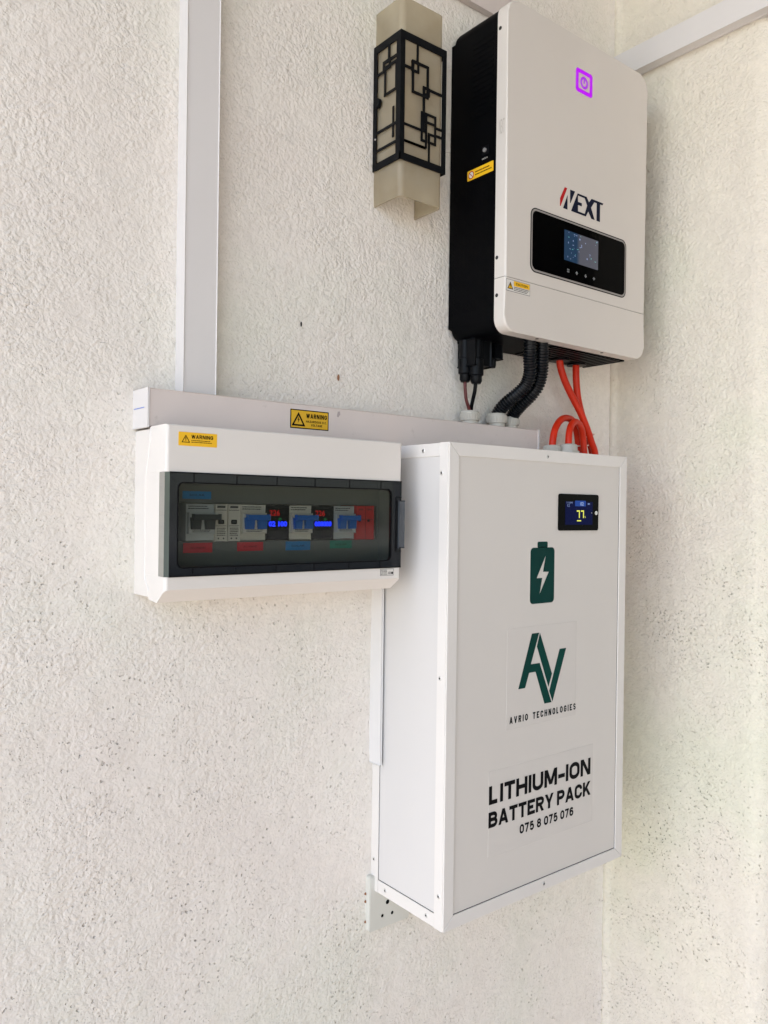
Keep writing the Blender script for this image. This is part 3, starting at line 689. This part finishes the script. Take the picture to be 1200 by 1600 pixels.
lt = box('latch', (-.0400, -.084, .5318), (-.0304, EY - .0028, .5970), mat('latch_smoke', (.06, .068, .078), .25), W, .0012, 2)
boxes('latch_groove', [((-.0445, EY, .5260), (-.0435, EY - .0016, .6030)), ((-.0445, EY, .6020), (-.0340, EY - .0016, .6030)), ((-.0445, EY, .5260), (-.0340, EY - .0016, .5270))], M_ink, W)
# stickers
st = poly('warning_label', FE, rr(-.3694, .6560, -.3206, .6720, .0006, 2), M_yel, E_, 0, .0003); st['label'] = 'orange yellow warning sticker at the upper left corner'
triangle_sign(FE, -.3604, .6598, .6690, M_ink, st, .0004, .09)
letters('lettering', 'WARNING', FE, -.3535, -.3258, .6648, .6692, M_ink, st, .0005, .21, .14)
print_lines('small_print', FE, -.3535, -.3262, .6596, .6636, 2, M_ink, st, .0004, 8)
st = poly('rating_label', FE, rr(-.0700, .4928, -.0462, .5022, .0004, 2), M_ink, E_, 0, .0002)
poly('label_face', FE, rr(-.0695, .4933, -.0467, .5017, .0003, 2), M_white, st, .0002, .0003)
print_lines('small_print', FE, -.0690, -.0570, .4938, .5012, 4, M_ink, st, .0004, 2)
text('lettering', 'CE', FE, -.0565, -.0515, .4945, .4980, M_ink, st, .0004, .03)
poly('round_mark', FE, circ(-.0490, .4962, .0019, 12), M_ink, st, .0003, .0004)

# ------------------------------------------------------------------ battery cabinet
B = thing('battery_cabinet', 'tall white framed lithium battery cabinet below the inverter', 'battery cabinet')
BX, BY, BZ = .4115, -.1640, .6800
box('cabinet_shell', (.0022, -.002, .0020), (BX - .0020, BY + .0020, BZ - .0020), M_panels, B)
box('front_panel', (.004, BY + .0019, .004), (BX - .004, BY + .0008, BZ - .004), M_panel, B)
box('side_panel', (.0021, -.004, .004), (.0008, BY + .004, BZ - .004), M_panels, B)
FB = Front(BY); w = .0185
g_ = .00035
def rail(pts, fr, d=.0014, nm='frame_rail'):
    bm = bmesh.new(); add_poly(bm, fr, pts, -.0012, d); 
    bmesh.ops.bevel(bm, geom=[e for e in bm.edges], offset=.0003, segments=1, affect='EDGES')
    return finish(nm, bm, M_alu, B)
rail([(0, g_), (w, w + g_), (w, BZ - w - g_), (0, BZ - g_)], FB)
rail([(BX, g_), (BX, BZ - g_), (BX - w, BZ - w - g_), (BX - w, w + g_)], FB)
rail([(g_, BZ), (w + g_, BZ - w), (BX - w - g_, BZ - w), (BX - g_, BZ)], FB)
rail([(g_, 0), (BX - g_, 0), (BX - w - g_, w), (w + g_, w)], FB)
LB = Left(0)
rail([(.1640 - .0005, 0), (.1640 - .0005, BZ), (.1640 - .0175, BZ), (.1640 - .0175, 0)], LB, .0012)
rail([(.0015, 0), (.0185, 0), (.0185, BZ), (.0015, BZ)], LB, .0010)
rail([(.0189, .0005), (.1461, .0005), (.1461, .0195), (.0189, .0195)], LB, .0008)
rail([(.0189, BZ - .0190), (.1461, BZ - .0190), (.1461, BZ - .0005), (.0189, BZ - .0005)], LB, .0008)
rail([(BX - .001, .002), (BX - .001, .162), (.001, .162), (.001, .002)], Down(0), .0008, 'bottom_panel')
# fine dark seams where panels meet the angles
boxes('panel_seam', [((w, BY + .0008, w), (BX - w, BY + .0004, w + .0007)), ((w, BY + .0008, w + .0008), (w + .0006, BY + .0004, BZ - w)), ((BX - w - .0005, BY + .0008, w + .001), (BX - w, BY + .0004, BZ - w)),
                     ((.0008, -.0185, .0195), (.0004, -.1465, .0202)), ((.0008, -.0185, .0205), (.0004, -.0190, BZ - .02))], M_gap, B)
for u, v in ((.2065, .6700), (.2105, .0095)): screw(FB, u, v, B, .0034, .0014)
for u, v, dd in ((.1510, .6371, .0012), (.1530, .3505, .0012), (.1560, .0472, .0012), (.1304, .0105, .0008), (.0371, .0100, .0008), (.0090, .0481, .0010), (.1109, .6700, .0008)): screw(LB, u, v, B, .0033, dd)
# display
FP = Front(BY + .0008)
D = poly('display_module', FP, rr(.2350, .5557, .3347, .6137, .0035, 5), M_glassblk, B, 0, .0022)
FD = Front(BY + .0008 - .0022)
poly('screen', FD, rr(.2500, .5650, .3190, .6020, .0006, 2), M_scrb, D, 0, .0002)
FS = Front(BY + .0008 - .0024)
poly('screen_tab', FS, rr(.2740, .5945, .3010, .6035, .0006, 2), M_scrb2, D, 0, .0001)
text('screen_text', '11:AM', FS, .2530, .2670, .5985, .6015, M_ewh, D, .0003)
text('screen_text', '12', FS, .2545, .2600, .5935, .5975, M_ewh, D, .0003)
text('screen_text', '02', FS, .2865, .2955, .5955, .6015, M_ewh, D, .0003, .04)
text('screen_text', 'ac', FS, .3055, .3115, .5975, .5998, M_ewh, D, .0003, .03)
def seven(u, v, w_, h, m, parent, s):
    bm = bmesh.new(); add_poly(bm, FS, [(u, v + h - s), (u + w_, v + h - s), (u + w_, v + h), (u, v + h)], .0002, .0003); add_poly(bm, FS, [(u + w_ - s, v), (u + w_, v), (u + w_, v + h - s - .0002), (u + w_ - s, v + h - s - .0002)], .0002, .0003)
    return finish('charge_digit', bm, m, parent)
seven(.2783, .5758, .0075, .0122, M_eyl, D, .0021); seven(.2888, .5758, .0075, .0122, M_eyl, D, .0021)
text('percent_sign', '%', FS, .2978, .3008, .5757, .5790, M_eyl, D, .0003)
poly('charge_bar', FS, rr(.2790, .5705, .2892, .5723, .0003, 1), M_eyl, D, .0002, .0003)
poly('touch_button', FS, circ(.3282, .5841, .0033, 16), M_screw, D, -.0002, .0006)
poly('indicator_dot', FS, circ(.3165, .5841, .0012, 10), M_icon, D, -.0002, .0003)
# battery emblem
bi = bmesh.new()
body = rr(.1716, .4442, .2276, .5300, .0065, 5)
cap = [(.1892, .5300), (.2100, .5300)]
# one outline: body with the terminal on top
body_t = rr(.1716, .4442, .2276, .5300, .0065, 5)
bolt = [(.2068, .5174), (.2010, .4926), (.2142, .4921), (.1937, .4588), (.1993, .4832), (.1865, .4832)]
bm = shape2d([body_t, bolt], FP, 0, .0005)
me = finish('battery_emblem', bm, M_green, B)
bm = bmesh.new(); add_poly(bm, FP, rr(.1877, .5275, .2112, .5390, .0024, 4), .0001, .0004); finish('emblem_terminal', bm, M_green, me)
ring('emblem_outline', FP, rr(.1706, .4432, .2286, .5310, .0070, 5), rr(.1716, .4442, .2276, .5300, .0065, 5), .0001, .0004, M_film, me)
# AV sticker
poly('clear_sticker', FP, rr(.1232, .2600, .2850, .4105, .001, 2), M_film, B, 0, .0003)
poly('clear_sticker', FP, rr(.0885, .0790, .3315, .2055, .001, 2), M_film, B, 0, .0003)
FQ = Front(BY + .0008 - .0003)
lg = poly('brand_emblem', FQ, [(.1774, .3993), (.1939, .3993), (.1758, .3527), (.1960, .3527), (.2252, .2883), (.2085, .2883), (.1867, .3402), (.1721, .3402), (.1635, .3182), (.1486, .3182)], M_green2, B, 0, .0003)
poly('emblem_stroke', FQ, [(.1958, .3989), (.2254, .3328), (.2174, .3133), (.1892, .3787)], M_green2, lg, 0, .0003)
poly('emblem_stroke', FQ, [(.2431, .3698), (.2590, .3698), (.2274, .2893), (.2194, .3066)], M_green2, lg, 0, .0003)
letters('brand_lettering', 'AVRIO TECHNOLOGIES', FQ, .1300, .2845, .2685, .2787, M_teal, B, .0003, .21, .30, .50)
letters('title_lettering', 'LITHIUM-ION', FQ, .0885, .3250, .1570, .1840, M_ink, B, .0003, .235, .095)
letters('title_lettering', 'BATTERY PACK', FQ, .0882, .3258, .1232, .1460, M_ink, B, .0003, .235, .09, .20)
letters('phone_lettering', '075 8 075 076', FQ, .1555, .2825, .0990, .1130, M_ink, B, .0003, .215, .12, .24)
gland((.3255, -.075, BZ), .0155, B, .020)
lathe('cable_gland', (.3500, -.090, BZ), [(.0185, 0), (.0185, .010), (.0155, .0115), (.0150, .020), (.0120, .0225)], M_gland, B, 24, hexa=(0, 1))

# ------------------------------------------------------------------ inverter
I = thing('inverter', 'large wall inverter with beige front cover and black body, top right', 'inverter')
IX0, IX1, IY, IYC, IZ0, IZ1 = .1420, .5075, -.1310, -.1090, .8615, 1.3715
FI2 = Front(0)
def rprism(name, x0, z0, x1, z1, r, ya, yb, m, parent, bev_f=0.0, bev_b=0.0, seg=3):
    bm = bmesh.new(); add_poly(bm, Front(0), rr(x0, z0, x1, z1, r, 8), -ya, -yb)
    def sel(y): return [e for e in bm.edges if all(abs(v.co.y - y) < 1e-6 for v in e.verts)]
    if bev_f: bmesh.ops.bevel(bm, geom=sel(yb), offset=bev_f, segments=seg, affect='EDGES', profile=.5)
    if bev_b: bmesh.ops.bevel(bm, geom=sel(ya), offset=bev_b, segments=4, affect='EDGES', profile=.5)
    return finish(name, bm, m, parent, smooth=True, angle=40)
body = rprism('body', IX0 + .0018, IZ0 + .0012, IX1 - .0018, IZ1 - .0012, .021, -.004, IYC, M_invb, I, 0, .012)
SEAM = .9441
# cover split in an upper and a lower shell by a fine joint
def half_cover(name, lo):
    pts = rr(IX0, IZ0, IX1, IZ1, .022, 8)
    if lo: q = [(u, v) for u, v in pts if v < SEAM] ; q = [(IX1, SEAM - .0004), (IX0, SEAM - .0004)] + [p for p in q]
    else: q = [p for p in pts if v_ok(p)] + [(IX0, SEAM + .0004), (IX1, SEAM + .0004)]
    bm = bmesh.new(); add_poly(bm, Front(0), q, -IYC, -IY)
    es = [e for e in bm.edges if all(abs(v.co.y - IY) < 1e-6 for v in e.verts) and not all(abs(v.co.z - SEAM) < .001 for v in e.verts)]
    bmesh.ops.bevel(bm, geom=es, offset=.0032, segments=3, affect='EDGES', profile=.5)
    return finish(name, bm, M_invw, I, smooth=True, angle=40)
def v_ok(p): return p[1] > SEAM
up = half_cover('front_cover', False); lo = half_cover('lower_cover', True)
box('joint_liner', (IX0 + .001, IYC, SEAM - .0006), (IX1 - .001, IY + .0012, SEAM + .0006), M_gap, I)
LC = Left(IX0)
bmx = [(.1146, 1.3290), (.1137, .9759), (.1144, .9176)]
for u, v in bmx:
    o = poly('cover_screw', LC, circ(u, v, .0030, 14), M_dark, I, 0, .0004)
DZ = Down(IZ0)
for u, v in ((.2265, .1230), (.3947, .1230)): poly('cover_screw', DZ, circ(u, v, .0028, 12), M_dark, I, 0, .0004)
# cooling slots on the flank (upper rear) and a perforated field
LBd = Left(IX0 + .0018)
bm = bmesh.new()
for k in range(15): add_box(bm, (IX0 + .0018, -.054, 1.2105 + k * .0085), (IX0 + .0013, -.099, 1.2135 + k * .0085))
finish('vent_louvre', bm, M_invb, I)
bm = bmesh.new()
for k in range(60):
    for j in range(14):
        u = .014 + j * .0062 + (k % 2) * .0031; v = .905 + k * .0034
        if v > 1.105: continue
        add_poly(bm, LBd, [(u - .0011, v), (u, v - .0011), (u + .0011, v), (u, v + .0011)], 0, .0005)
o = finish('perforated_field', bm, M_slot, I); o['kind'] = 'stuff'
bm = bmesh.new()
for k in range(16): add_box(bm, (.295 + k * .0125, -.014, IZ0 + .0012), (.2995 + k * .0125, -.104, IZ0 - .0012))
finish('underside_fin', bm, M_blk, I)
bx = box('power_button', (IX0 + .0020, -.0780, 1.1455), (IX0 + .0004, -.0910, 1.1580), M_blk, I, .002, 2)
poly('button_cap', Left(IX0 + .0004), circ(.0848, 1.1515, .0034, 16), M_clr, bx, 0, .0022)
text('button_print', 'SWITCH', LBd, .0770, .0890, 1.1385, 1.1408, M_white, I, .0003)
st = poly('safety_label', LBd, rr(.0447, 1.1145, .1021, 1.1304, .001, 2), M_yel, I, 0, .0005); st['label'] = 'yellow label with a red prohibition ring'
ring('prohibition_ring', LBd, circ(.0535, 1.1225, .0062, 20), circ(.0535, 1.1225, .0049, 20), .0005, .0007, M_red, st)
poly('ring_face', LBd, circ(.0535, 1.1225, .0049, 20), M_white, st, .0005, .00062)
poly('ring_bar', LBd, [(.0497, 1.1257), (.0504, 1.1264), (.0573, 1.1193), (.0566, 1.1186)], M_red, st, .0006, .0008)
print_lines('small_print', LBd, .0625, .0995, 1.1180, 1.1268, 2, M_ink, st, .0006, 3)
# front: display panel
FF = Front(IY)
ring('panel_outline', FF, rr(.1985, .9625, .4490, 1.0640, .0120, 6), rr(.2000, .9640, .4475, 1.0625, .0108, 6), 0, .0006, M_ink, I)
P_ = poly('display_panel', FF, rr(.2000, .9640, .4475, 1.0625, .0108, 6), M_line, I, 0, .0004)
poly('panel_glass', FF, rr(.2030, .9670, .4445, 1.0595, .0090, 6), M_glassblk, P_, 0, .0010)
FG = Front(IY - .0010)
sc = poly('screen', FG, [(.2797, .9967), (.3687, .9967), (.3687, 1.0460), (.2797, 1.0460)], M_lcd, P_, 0, .0002)
FH = Front(IY - .0012)
rd = random.Random(11)
bm = bmesh.new()
for k in range(34):
    u = rd.uniform(.2815, .3640); v = rd.uniform(1.000, 1.0435); w_ = rd.uniform(.001, .0042); h = rd.choice((.0008, .0012, .0026))
    if w_ > .003: h = .0010
    add_poly(bm, FH, [(u, v), (u + w_, v), (u + w_, v + h), (u, v + h)], .0001, .00015, rd.choice((0, 0, 1)))
finish('screen_readout', bm, [M_ewh, mat('lcd_teal', (.02, .1, .1), .5, emit=(.08, .36, .36), es=.2)], P_)['kind'] = 'stuff'
bm = bmesh.new()
for a, b in ((-.0022, .0008), (.0008, .0008), (-.0022, -.0026), (.0008, -.0026)): add_poly(bm, FG, [(.2901 + a, .9806 + b), (.2901 + a + .0022, .9806 + b), (.2901 + a + .0022, .9806 + b + .0024), (.2901 + a, .9806 + b + .0024)], 0, .0002)
finish('menu_icon', bm, M_icon, P_)
def arrow(u, v, rot, nm):
    pts = [(-.0034, -.0004), (0, .0032), (.0034, -.0004), (.0012, -.0004), (.0012, -.0028), (-.0012, -.0028), (-.0012, -.0004)]
    c, s = math.cos(R(rot)), math.sin(R(rot)); poly(nm, FG, [(u + a * c - b * s, v + a * s + b * c) for a, b in pts], M_icon, P_, 0, .0002)
arrow(.3126, .9808, 0, 'arrow_icon'); arrow(.3359, .9806, 180, 'arrow_icon'); arrow(.3583, .9804, 90, 'arrow_icon')
# purple light
ring('status_light', FF, rr(.3048, .2815 + 1, .3480, 1.3205, .0050, 5), rr(.3115, 1.2880, .3413, 1.3140, .0026, 5), 0, .0003, M_purple, I)
o = ring('status_symbol', FF, circ(.3262, 1.3005, .0100, 20), circ(.3262, 1.3005, .0060, 20), 0, .0003, M_purd, I)
poly('status_symbol', FF, rr(.3247, 1.2995, .3277, 1.3060, .0006, 2), M_purd, I, 0, .0003)
# NEXT wordmark
nx = poly('maker_wordmark', FF, [(.2798, 1.1150), (.2862, 1.1150), (.2700, 1.0820), (.2687, 1.0820), (.2687, 1.0946)], M_red, I, 0, .0003)
poly('wordmark_letter', FF, [(.2872, 1.1040), (.2875, 1.0803), (.2765, 1.0803)], M_navy, nx, 0, .0003)
poly('wordmark_letter', FF, [(.2940, 1.1147), (.3063, 1.1147), (.2952, 1.0930), (.2940, 1.0930)], M_navy, nx, 0, .0003)
ext = [(.3129, 1.1135), (.3371, 1.1135), (.3432, 1.1061), (.3501, 1.1137), (.3827, 1.1137), (.3799, 1.1100), (.3735, 1.1100), (.3736, 1.0800), (.3641, 1.0800), (.3640, 1.1096), (.3576, 1.1096), (.3490, 1.0984), (.3591, 1.0800), (.3501, 1.0800), (.3416, 1.0901), (.3351, 1.0803), (.2966, 1.0803)]
hole = [(.3141, 1.1100), (.3317, 1.1100), (.3385, 1.0994), (.3323, 1.0841), (.3146, 1.0841), (.3144, 1.0945), (.3245, 1.0945), (.3244, 1.0998), (.3143, 1.0998)]
finish('wordmark_letter', shape2d([ext, hole], FF, 0, .0003), M_navy, nx)
# embossed mark on the cover edge
text('embossed_mark', 'NEXT', LC, .1150, .1260, 1.165, 1.187, mat('embossed_edge', (.46, .42, .37), .5), I, .0002)
st = poly('caution_label', FF, rr(.1448, .9228, .1990, .9408, .0006, 2), M_ink, I, 0, .0002)
poly('label_face', FF, rr(.1453, .9233, .1985, .9403, .0005, 2), M_white, st, .0002, .0003)
poly('label_band', FF, rr(.1618, .9320, .1980, .9398, .0003, 1), M_yel, st, .0003, .0004)
letters('lettering', 'CAUTION', FF, .1665, .1930, .9342, .9377, M_ink, st, .0006, .21, .14)
poly('label_band', FF, [(.1480, .9262), (.1598, .9262), (.1539, .9372)], M_yel, st, .0003, .0004)
triangle_sign(FF, .1539, .9262, .9372, M_ink, st, .0005, .1)
print_lines('small_print', FF, .1620, .1970, .9245, .9315, 3, M_ink, st, .0004, 6)
# solar plugs and sockets hanging under the left end
def plug(x, y, z0, z1, r, steps=2):
    pr = [(r * .62, z0), (r * .80, z0 + .004), (r * .80, z0 + .012), (r, z0 + .014), (r, z0 + (z1 - z0) * .55), (r * .86, z0 + (z1 - z0) * .57), (r * .86, z1)]
    return lathe('solar_plug', (x, y, 0), pr, M_blk, I, 16)
plug(.1585, -.030, .7955, IZ0 + .002, .0112); plug(.1660, -.048, .7915, IZ0 + .002, .0118)
box('plug_housing', (.1530, -.020, .8205), (.1905, -.056, IZ0 + .001), M_blk, I, .002, 1)
plug(.1850, -.046, .8200, IZ0 + .002, .0095); plug(.2075, -.045, .8225, IZ0 + .002, .0065)
box('plug_housing', (.2015, -.036, .8370), (.2190, -.055, IZ0 + .001), M_blk, I, .0015, 1)
bm = bmesh.new()
add_tube(bm, [Vector((.2275, -.045, IZ0 + .001)), Vector((.2275, -.045, IZ0 - .0075))], .0022, 8)
finish('earth_stud', bm, M_clr, I)
lathe('gland_ring', (.3870, -.038, IZ0), [(.018, -.004), (.018, .001)], M_blk, I, 20)
lathe('gland_ring', (.4440, -.030, IZ0), [(.018, -.004), (.018, .001)], M_blk, I, 20)

# ------------------------------------------------------------------ corrugated conduits
def conduit(pts, label, R0=.0101):
    path = even(catmull(pts, 14), .00118)
    # period 4 samples = 3.4 mm corrugation
    tb = tube('corrugated_conduit', path, lambda i: R0 + (.0012, .0012, -.0008, -.0008)[i % 4], M_cor, None, 18)
    return tag(tb, label, 'conduit', 'black corrugated conduits')
conduit([(.2374, -.100, .8640), (.2400, -.097, .8480), (.2455, -.092, .8330), (.2520, -.087, .8160), (.2545, -.078, .7985), (.2490, -.066, .7842), (.2425, -.052, .7725), (.2395, -.036, .7600), (.2389, -.026, .7490)], 'front corrugated black conduit curving from inverter into the larger gland')
conduit([(.2615, -.104, .8640), (.2660, -.101, .8480), (.2705, -.096, .8330), (.2762, -.090, .8170), (.2800, -.080, .7975), (.2770, -.068, .7820), (.2740, -.050, .7680), (.2742, -.034, .7555), (.2745, -.025, .7450)], 'rear corrugated black conduit curving from inverter into the smaller gland')

# ------------------------------------------------------------------ cables
def cable(pts, r, m, label, grp, cat='cable', name='power_cable'):
    o = tube(name, catmull(pts, 10), r, m, None, 14)
    return tag(o, label, cat, grp)
G = 'red power cables'
cable([(.3830, -.040, .8660), (.3858, -.040, .8490), (.3935, -.041, .8300), (.4040, -.042, .8130), (.4175, -.045, .7920), (.4326, -.050, .7672), (.4470, -.054, .7385), (.4585, -.055, .7158), (.4690, -.055, .6975), (.4710, -.055, .6750), (.4650, -.058, .6000), (.4560, -.065, .5200), (.4400, -.072, .4650), (.4100, -.075, .4500)], .0064, M_orange, 'left red cable leaving the inverter and crossing in front of its neighbour', G)
cable([(.4435, -.030, .8660), (.4432, -.030, .8500), (.4445, -.030, .8293), (.4500, -.030, .7980), (.4580, -.034, .7648), (.4680, -.038, .7411), (.4740, -.040, .7180), (.4800, -.041, .6990), (.4810, -.042, .6780), (.4750, -.040, .5900), (.4640, -.035, .4900), (.4450, -.032, .4200), (.4100, -.030, .4050)], .0064, M_orange, 'right red cable leaving the inverter and passing behind its neighbour', G)
cable([(.3255, -.075, .6950), (.3262, -.075, .7083), (.3350, -.073, .7300), (.3570, -.067, .7470), (.3830, -.060, .7525), (.4060, -.055, .7490), (.4210, -.050, .7345), (.4290, -.048, .7143), (.4320, -.048, .6805), (.4330, -.050, .6300), (.4290, -.060, .5900), (.4100, -.065, .5750)], .0060, M_orange, 'wide red cable loop rising from the left gland on the cabinet', G)
cable([(.3500, -.090, .6960), (.3500, -.090, .7090), (.3565, -.087, .7290), (.3740, -.081, .7430), (.3960, -.074, .7430), (.4120, -.069, .7330), (.4210, -.066, .7130), (.4250, -.068, .6805), (.4270, -.085, .6300), (.4270, -.100, .5900), (.4100, -.105, .5750)], .0060, M_orange, 'narrow red cable loop rising from the hexagonal gland on the cabinet', G)
cable([(.1585, -.030, .7990), (.1590, -.030, .7850), (.1625, -.029, .7680), (.1700, -.027, .7560), (.1735, -.026, .7480)], .0028, M_cabr, 'thin dark red solar lead entering the left gland', 'solar leads', name='solar_lead')
cable([(.1672, -.046, .7950), (.1690, -.042, .7800), (.1725, -.034, .7660), (.1765, -.027, .7560), (.1780, -.025, .7480)], .0032, M_blk, 'thin black solar lead entering the left gland', 'solar leads', name='solar_lead')
def tie(c, ax, r, label, sx=1.0):
    ax = Vector(ax).normalized(); N = ax.orthogonal().normalized(); Bv = ax.cross(N); c = Vector(c)
    loop = [c + (N * math.cos(2 * math.pi * k / 28) * r + Bv * math.sin(2 * math.pi * k / 28) * r * sx) for k in range(29)]
    bm = bmesh.new(); add_tube(bm, loop, .0012, 6, False)
    return tag(finish('cable_tie', bm, M_tie, None, smooth=True), label, 'cable tie', 'cable ties on the red cables')
tie((.4565, -.0500, .7270), (.35, 0, -1), .0085, 'thin nylon tie round the crossed red cables', 1.25)
tie((.4270, -.0560, .7060), (.1, 0, -1), .0085, 'thin nylon tie round the looped red cables', 1.6)

# ------------------------------------------------------------------ narrow strip beside the cabinet, and the socket plate
o = thing('side_trunking', 'narrow white cable strip between the breaker box and the cabinet side', 'trunking')
box('strip_lid', (-.0068, .002, .1975), (-.0028, -.0262, .4755), M_tape, o, .0012, 3)
box('strip_base', (-.0028, .002, .2000), (-.0012, -.0240, .4755), M_gap, o)
o = thing('wall_socket', 'small white plate with three round holes below the cabinet', 'socket')
bm = bmesh.new(); add_poly(bm, Front(0), rr(-.0103, -.0620, .0690, .0225, .004, 4), -.002, .0115)
bmesh.ops.bevel(bm, geom=[e for e in bm.edges if all(v.co.y < -.011 for v in e.verts)], offset=.0009, segments=2, affect='EDGES')
finish('socket_plate', bm, M_plate, o, smooth=True, angle=40)
FPl = Front(-.0115)
for u, v, r in ((.0246, -.0241, .0035), (.0146, -.0426, .0027), (.0342, -.0436, .0027)):
    bm = bmesh.new(); add_poly(bm, FPl, circ(u, v, r, 18), 0, .0002, 1); add_ring(bm, FPl, circ(u, v, r * 1.14, 18), circ(u, v, r, 18), 0, .0003)
    finish('socket_hole', bm, [M_plate, M_slot], o)
for z in (-.005, -.017, -.048): poly('fixing_gap', Front(0), circ(-.0112, z, .0020, 10), M_brown, o, 0, .0030)

# ------------------------------------------------------------------ wall lamp
Lm = thing('wall_lamp', 'box shaped wall lamp with yellowed shade and black fretwork left of inverter', 'lamp')
Lm.location = (0, 0, 0)
LX0, LX1, LY, LZ0, LZ1 = -.0165, .0745, -.0675, 1.1000, 1.2895
# acrylic U channel with softly rounded folds
def uchan(x0, x1, y0, y1, r, th):
    pts = [(x0, y0)]
    for k in range(7): a = R(90 * k / 6); pts.append((x0 + r - r * math.cos(a), y1 + r - r * math.sin(a)))
    for k in range(7): a = R(90 * k / 6); pts.append((x1 - r + r * math.sin(a), y1 + r - r * math.cos(a)))
    pts.append((x1, y0)); return pts
out = uchan(LX0 + .004, LX1 - .003, -.001, LY + .003, .009, 0)
inn = uchan(LX0 + .0065, LX1 - .0055, -.001, LY + .0055, .0065, 0)
bm = bmesh.new(); za, zb = 1.0480, 1.3420
n = len(out); V = [[bm.verts.new((p[0], p[1], z)) for p in L_] for L_ in (out, inn) for z in (za, zb)]
oa, ob, ia, ib = V
for i in range(n - 1):
    bm.faces.new((oa[i], oa[i + 1], ob[i + 1], ob[i])); bm.faces.new((ia[i], ib[i], ib[i + 1], ia[i + 1]))
    bm.faces.new((oa[i], ia[i], ia[i + 1], oa[i + 1])); bm.faces.new((ob[i], ob[i + 1], ib[i + 1], ib[i]))
for i in (0, n - 1): bm.faces.new((oa[i], ob[i], ib[i], ia[i]))
finish('lamp_shade', bm, M_acr, Lm, smooth=True, angle=40)
FL = Front(LY + .0020); LL = Left(LX0 + .0020)
th = .0020
def strips(name, fr, segs, parent):
    bm = bmesh.new()
    for k, (u0, v0, u1, v1) in enumerate(segs):
        add_poly(bm, fr, [(u0, v0), (u1, v0), (u1, v1), (u0, v1)], .0002 + .00002 * k, th - .00004 * k)
    return finish(name, bm, M_iron, parent)
def H(u0, u1, v, w_=.0042): return (min(u0, u1), v - w_ / 2, max(u0, u1), v + w_ / 2)
def Vv(u, v0, v1, w_=.0042): return (u - w_ / 2, min(v0, v1), u + w_ / 2, max(v0, v1))
def RC(u0, v0, u1, v1, w_=.0040): return [H(u0 - w_ / 2, u1 + w_ / 2, v0, w_), H(u0 - w_ / 2, u1 + w_ / 2, v1, w_), Vv(u0, v0, v1, w_), Vv(u1, v0, v1, w_)]
FR = thing('x', 'x', 'x'); bpy.data.objects.remove(FR)
# outer frame: four bars per face
fo = strips('frame_front', FL, [(LX0, LZ0, LX1, LZ0 + .0105), (LX0, LZ1 - .0115, LX1, LZ1), (LX0, LZ0 + .01, LX0 + .0085, LZ1 - .01), (LX1 - .0080, LZ0 + .01, LX1, LZ1 - .01)], Lm)
fs = strips('frame_side', LL, [(.002, LZ0, -LY, LZ0 + .0105), (.002, LZ1 - .0115, -LY, LZ1), (.002, LZ0 + .01, .0105, LZ1 - .01), (-LY - .0105, LZ0 + .01, -LY, LZ1 - .01)], Lm)
strips('frame_side', Left(LX1 - .0002), [(.002, LZ0, -LY - .002, LZ0 + .0105), (.002, LZ1 - .0115, -LY - .002, LZ1), (.002, LZ0 + .01, .0105, LZ1 - .01)], Lm)
fw = [Vv(.0165, 1.253, 1.281, .0032)] + RC(.0065, 1.2375, .0180, 1.2500, .0032) + RC(.0080, 1.2060, .0370, 1.2510) + [H(-.0085, .0065, 1.2390), Vv(.0300, 1.155, 1.219)] \
   + RC(.0295, 1.2095, .0395, 1.2190) + [H(.0400, .0670, 1.2185)] + RC(.0265, 1.1395, .0352, 1.1805) + RC(.0330, 1.1690, .0535, 1.1810) \
   + [Vv(.0535, 1.1400, 1.1810)] + RC(.0405, 1.1400, .0540, 1.1525) + [H(-.009, .0352, 1.1540), H(-.009, .0352, 1.1295), Vv(.0352, 1.1295, 1.1560), Vv(.0415, 1.110, 1.152), H(.0540, .0670, 1.1655), H(.0540, .067, 1.1540)]
strips('fretwork', FL, fw, fo)
fw2 = [Vv(.0385, 1.2548, 1.280)] + [H(.0256, .058, 1.2560)] + RC(.0258, 1.2455, .0405, 1.2570) + RC(.0295, 1.2072, .0560, 1.2480) + [H(.0095, .0290, 1.2440), Vv(.0500, 1.1370, 1.1830, .0036), H(.0095, .058, 1.1565), H(.0095, .058, 1.1290)]
strips('fretwork', LL, fw2, fs)
poly('fixing_knob', LL, circ(.0145, 1.1996, .0075, 20), M_iron, Lm, .001, .0060)
poly('fixing_screw', LL, circ(.0090, 1.1474, .0014, 8), M_screw, Lm, .001, .0030)
# lamp inside: holder and bulb seen through the shade
lathe('lamp_holder', (.028, -.030, 0), [(.013, 1.235), (.013, 1.262), (.009, 1.270)], mat('holder_white', (.5, .42, .34), .5), Lm, 16)
lathe('bulb', (.028, -.030, 0), [(.002, 1.165), (.013, 1.175), (.0165, 1.190), (.014, 1.210), (.0085, 1.235)], mat('bulb_white', (.85, .74, .56), .3), Lm, 16)
box('back_plate', (LX0 + .012, .001, 1.105), (LX1 - .012, -.006, 1.285), mat('lamp_backplate', (.30, .27, .22), .5), Lm)

# ------------------------------------------------------------------ marks on the wall
def mark(x, z, w_, h, m, label):
    pts = [(x + w_ * .5 * math.cos(a) * random.uniform(.7, 1.1), z + h * .5 * math.sin(a) * random.uniform(.7, 1.1)) for a in [2 * math.pi * k / 9 for k in range(9)]]
    o = poly('wall_mark', Front(-.001), pts, m, None, 0, .0024); return tag(o, label, 'mark')
mark(-.1412, .8488, .0022, .0085, M_slot, 'short dark vertical nick in the render above the yellow hazard label')
mark(-.0752, .7801, .0035, .010, M_brown, 'small rust brown stain on the wall just above the horizontal trunking')
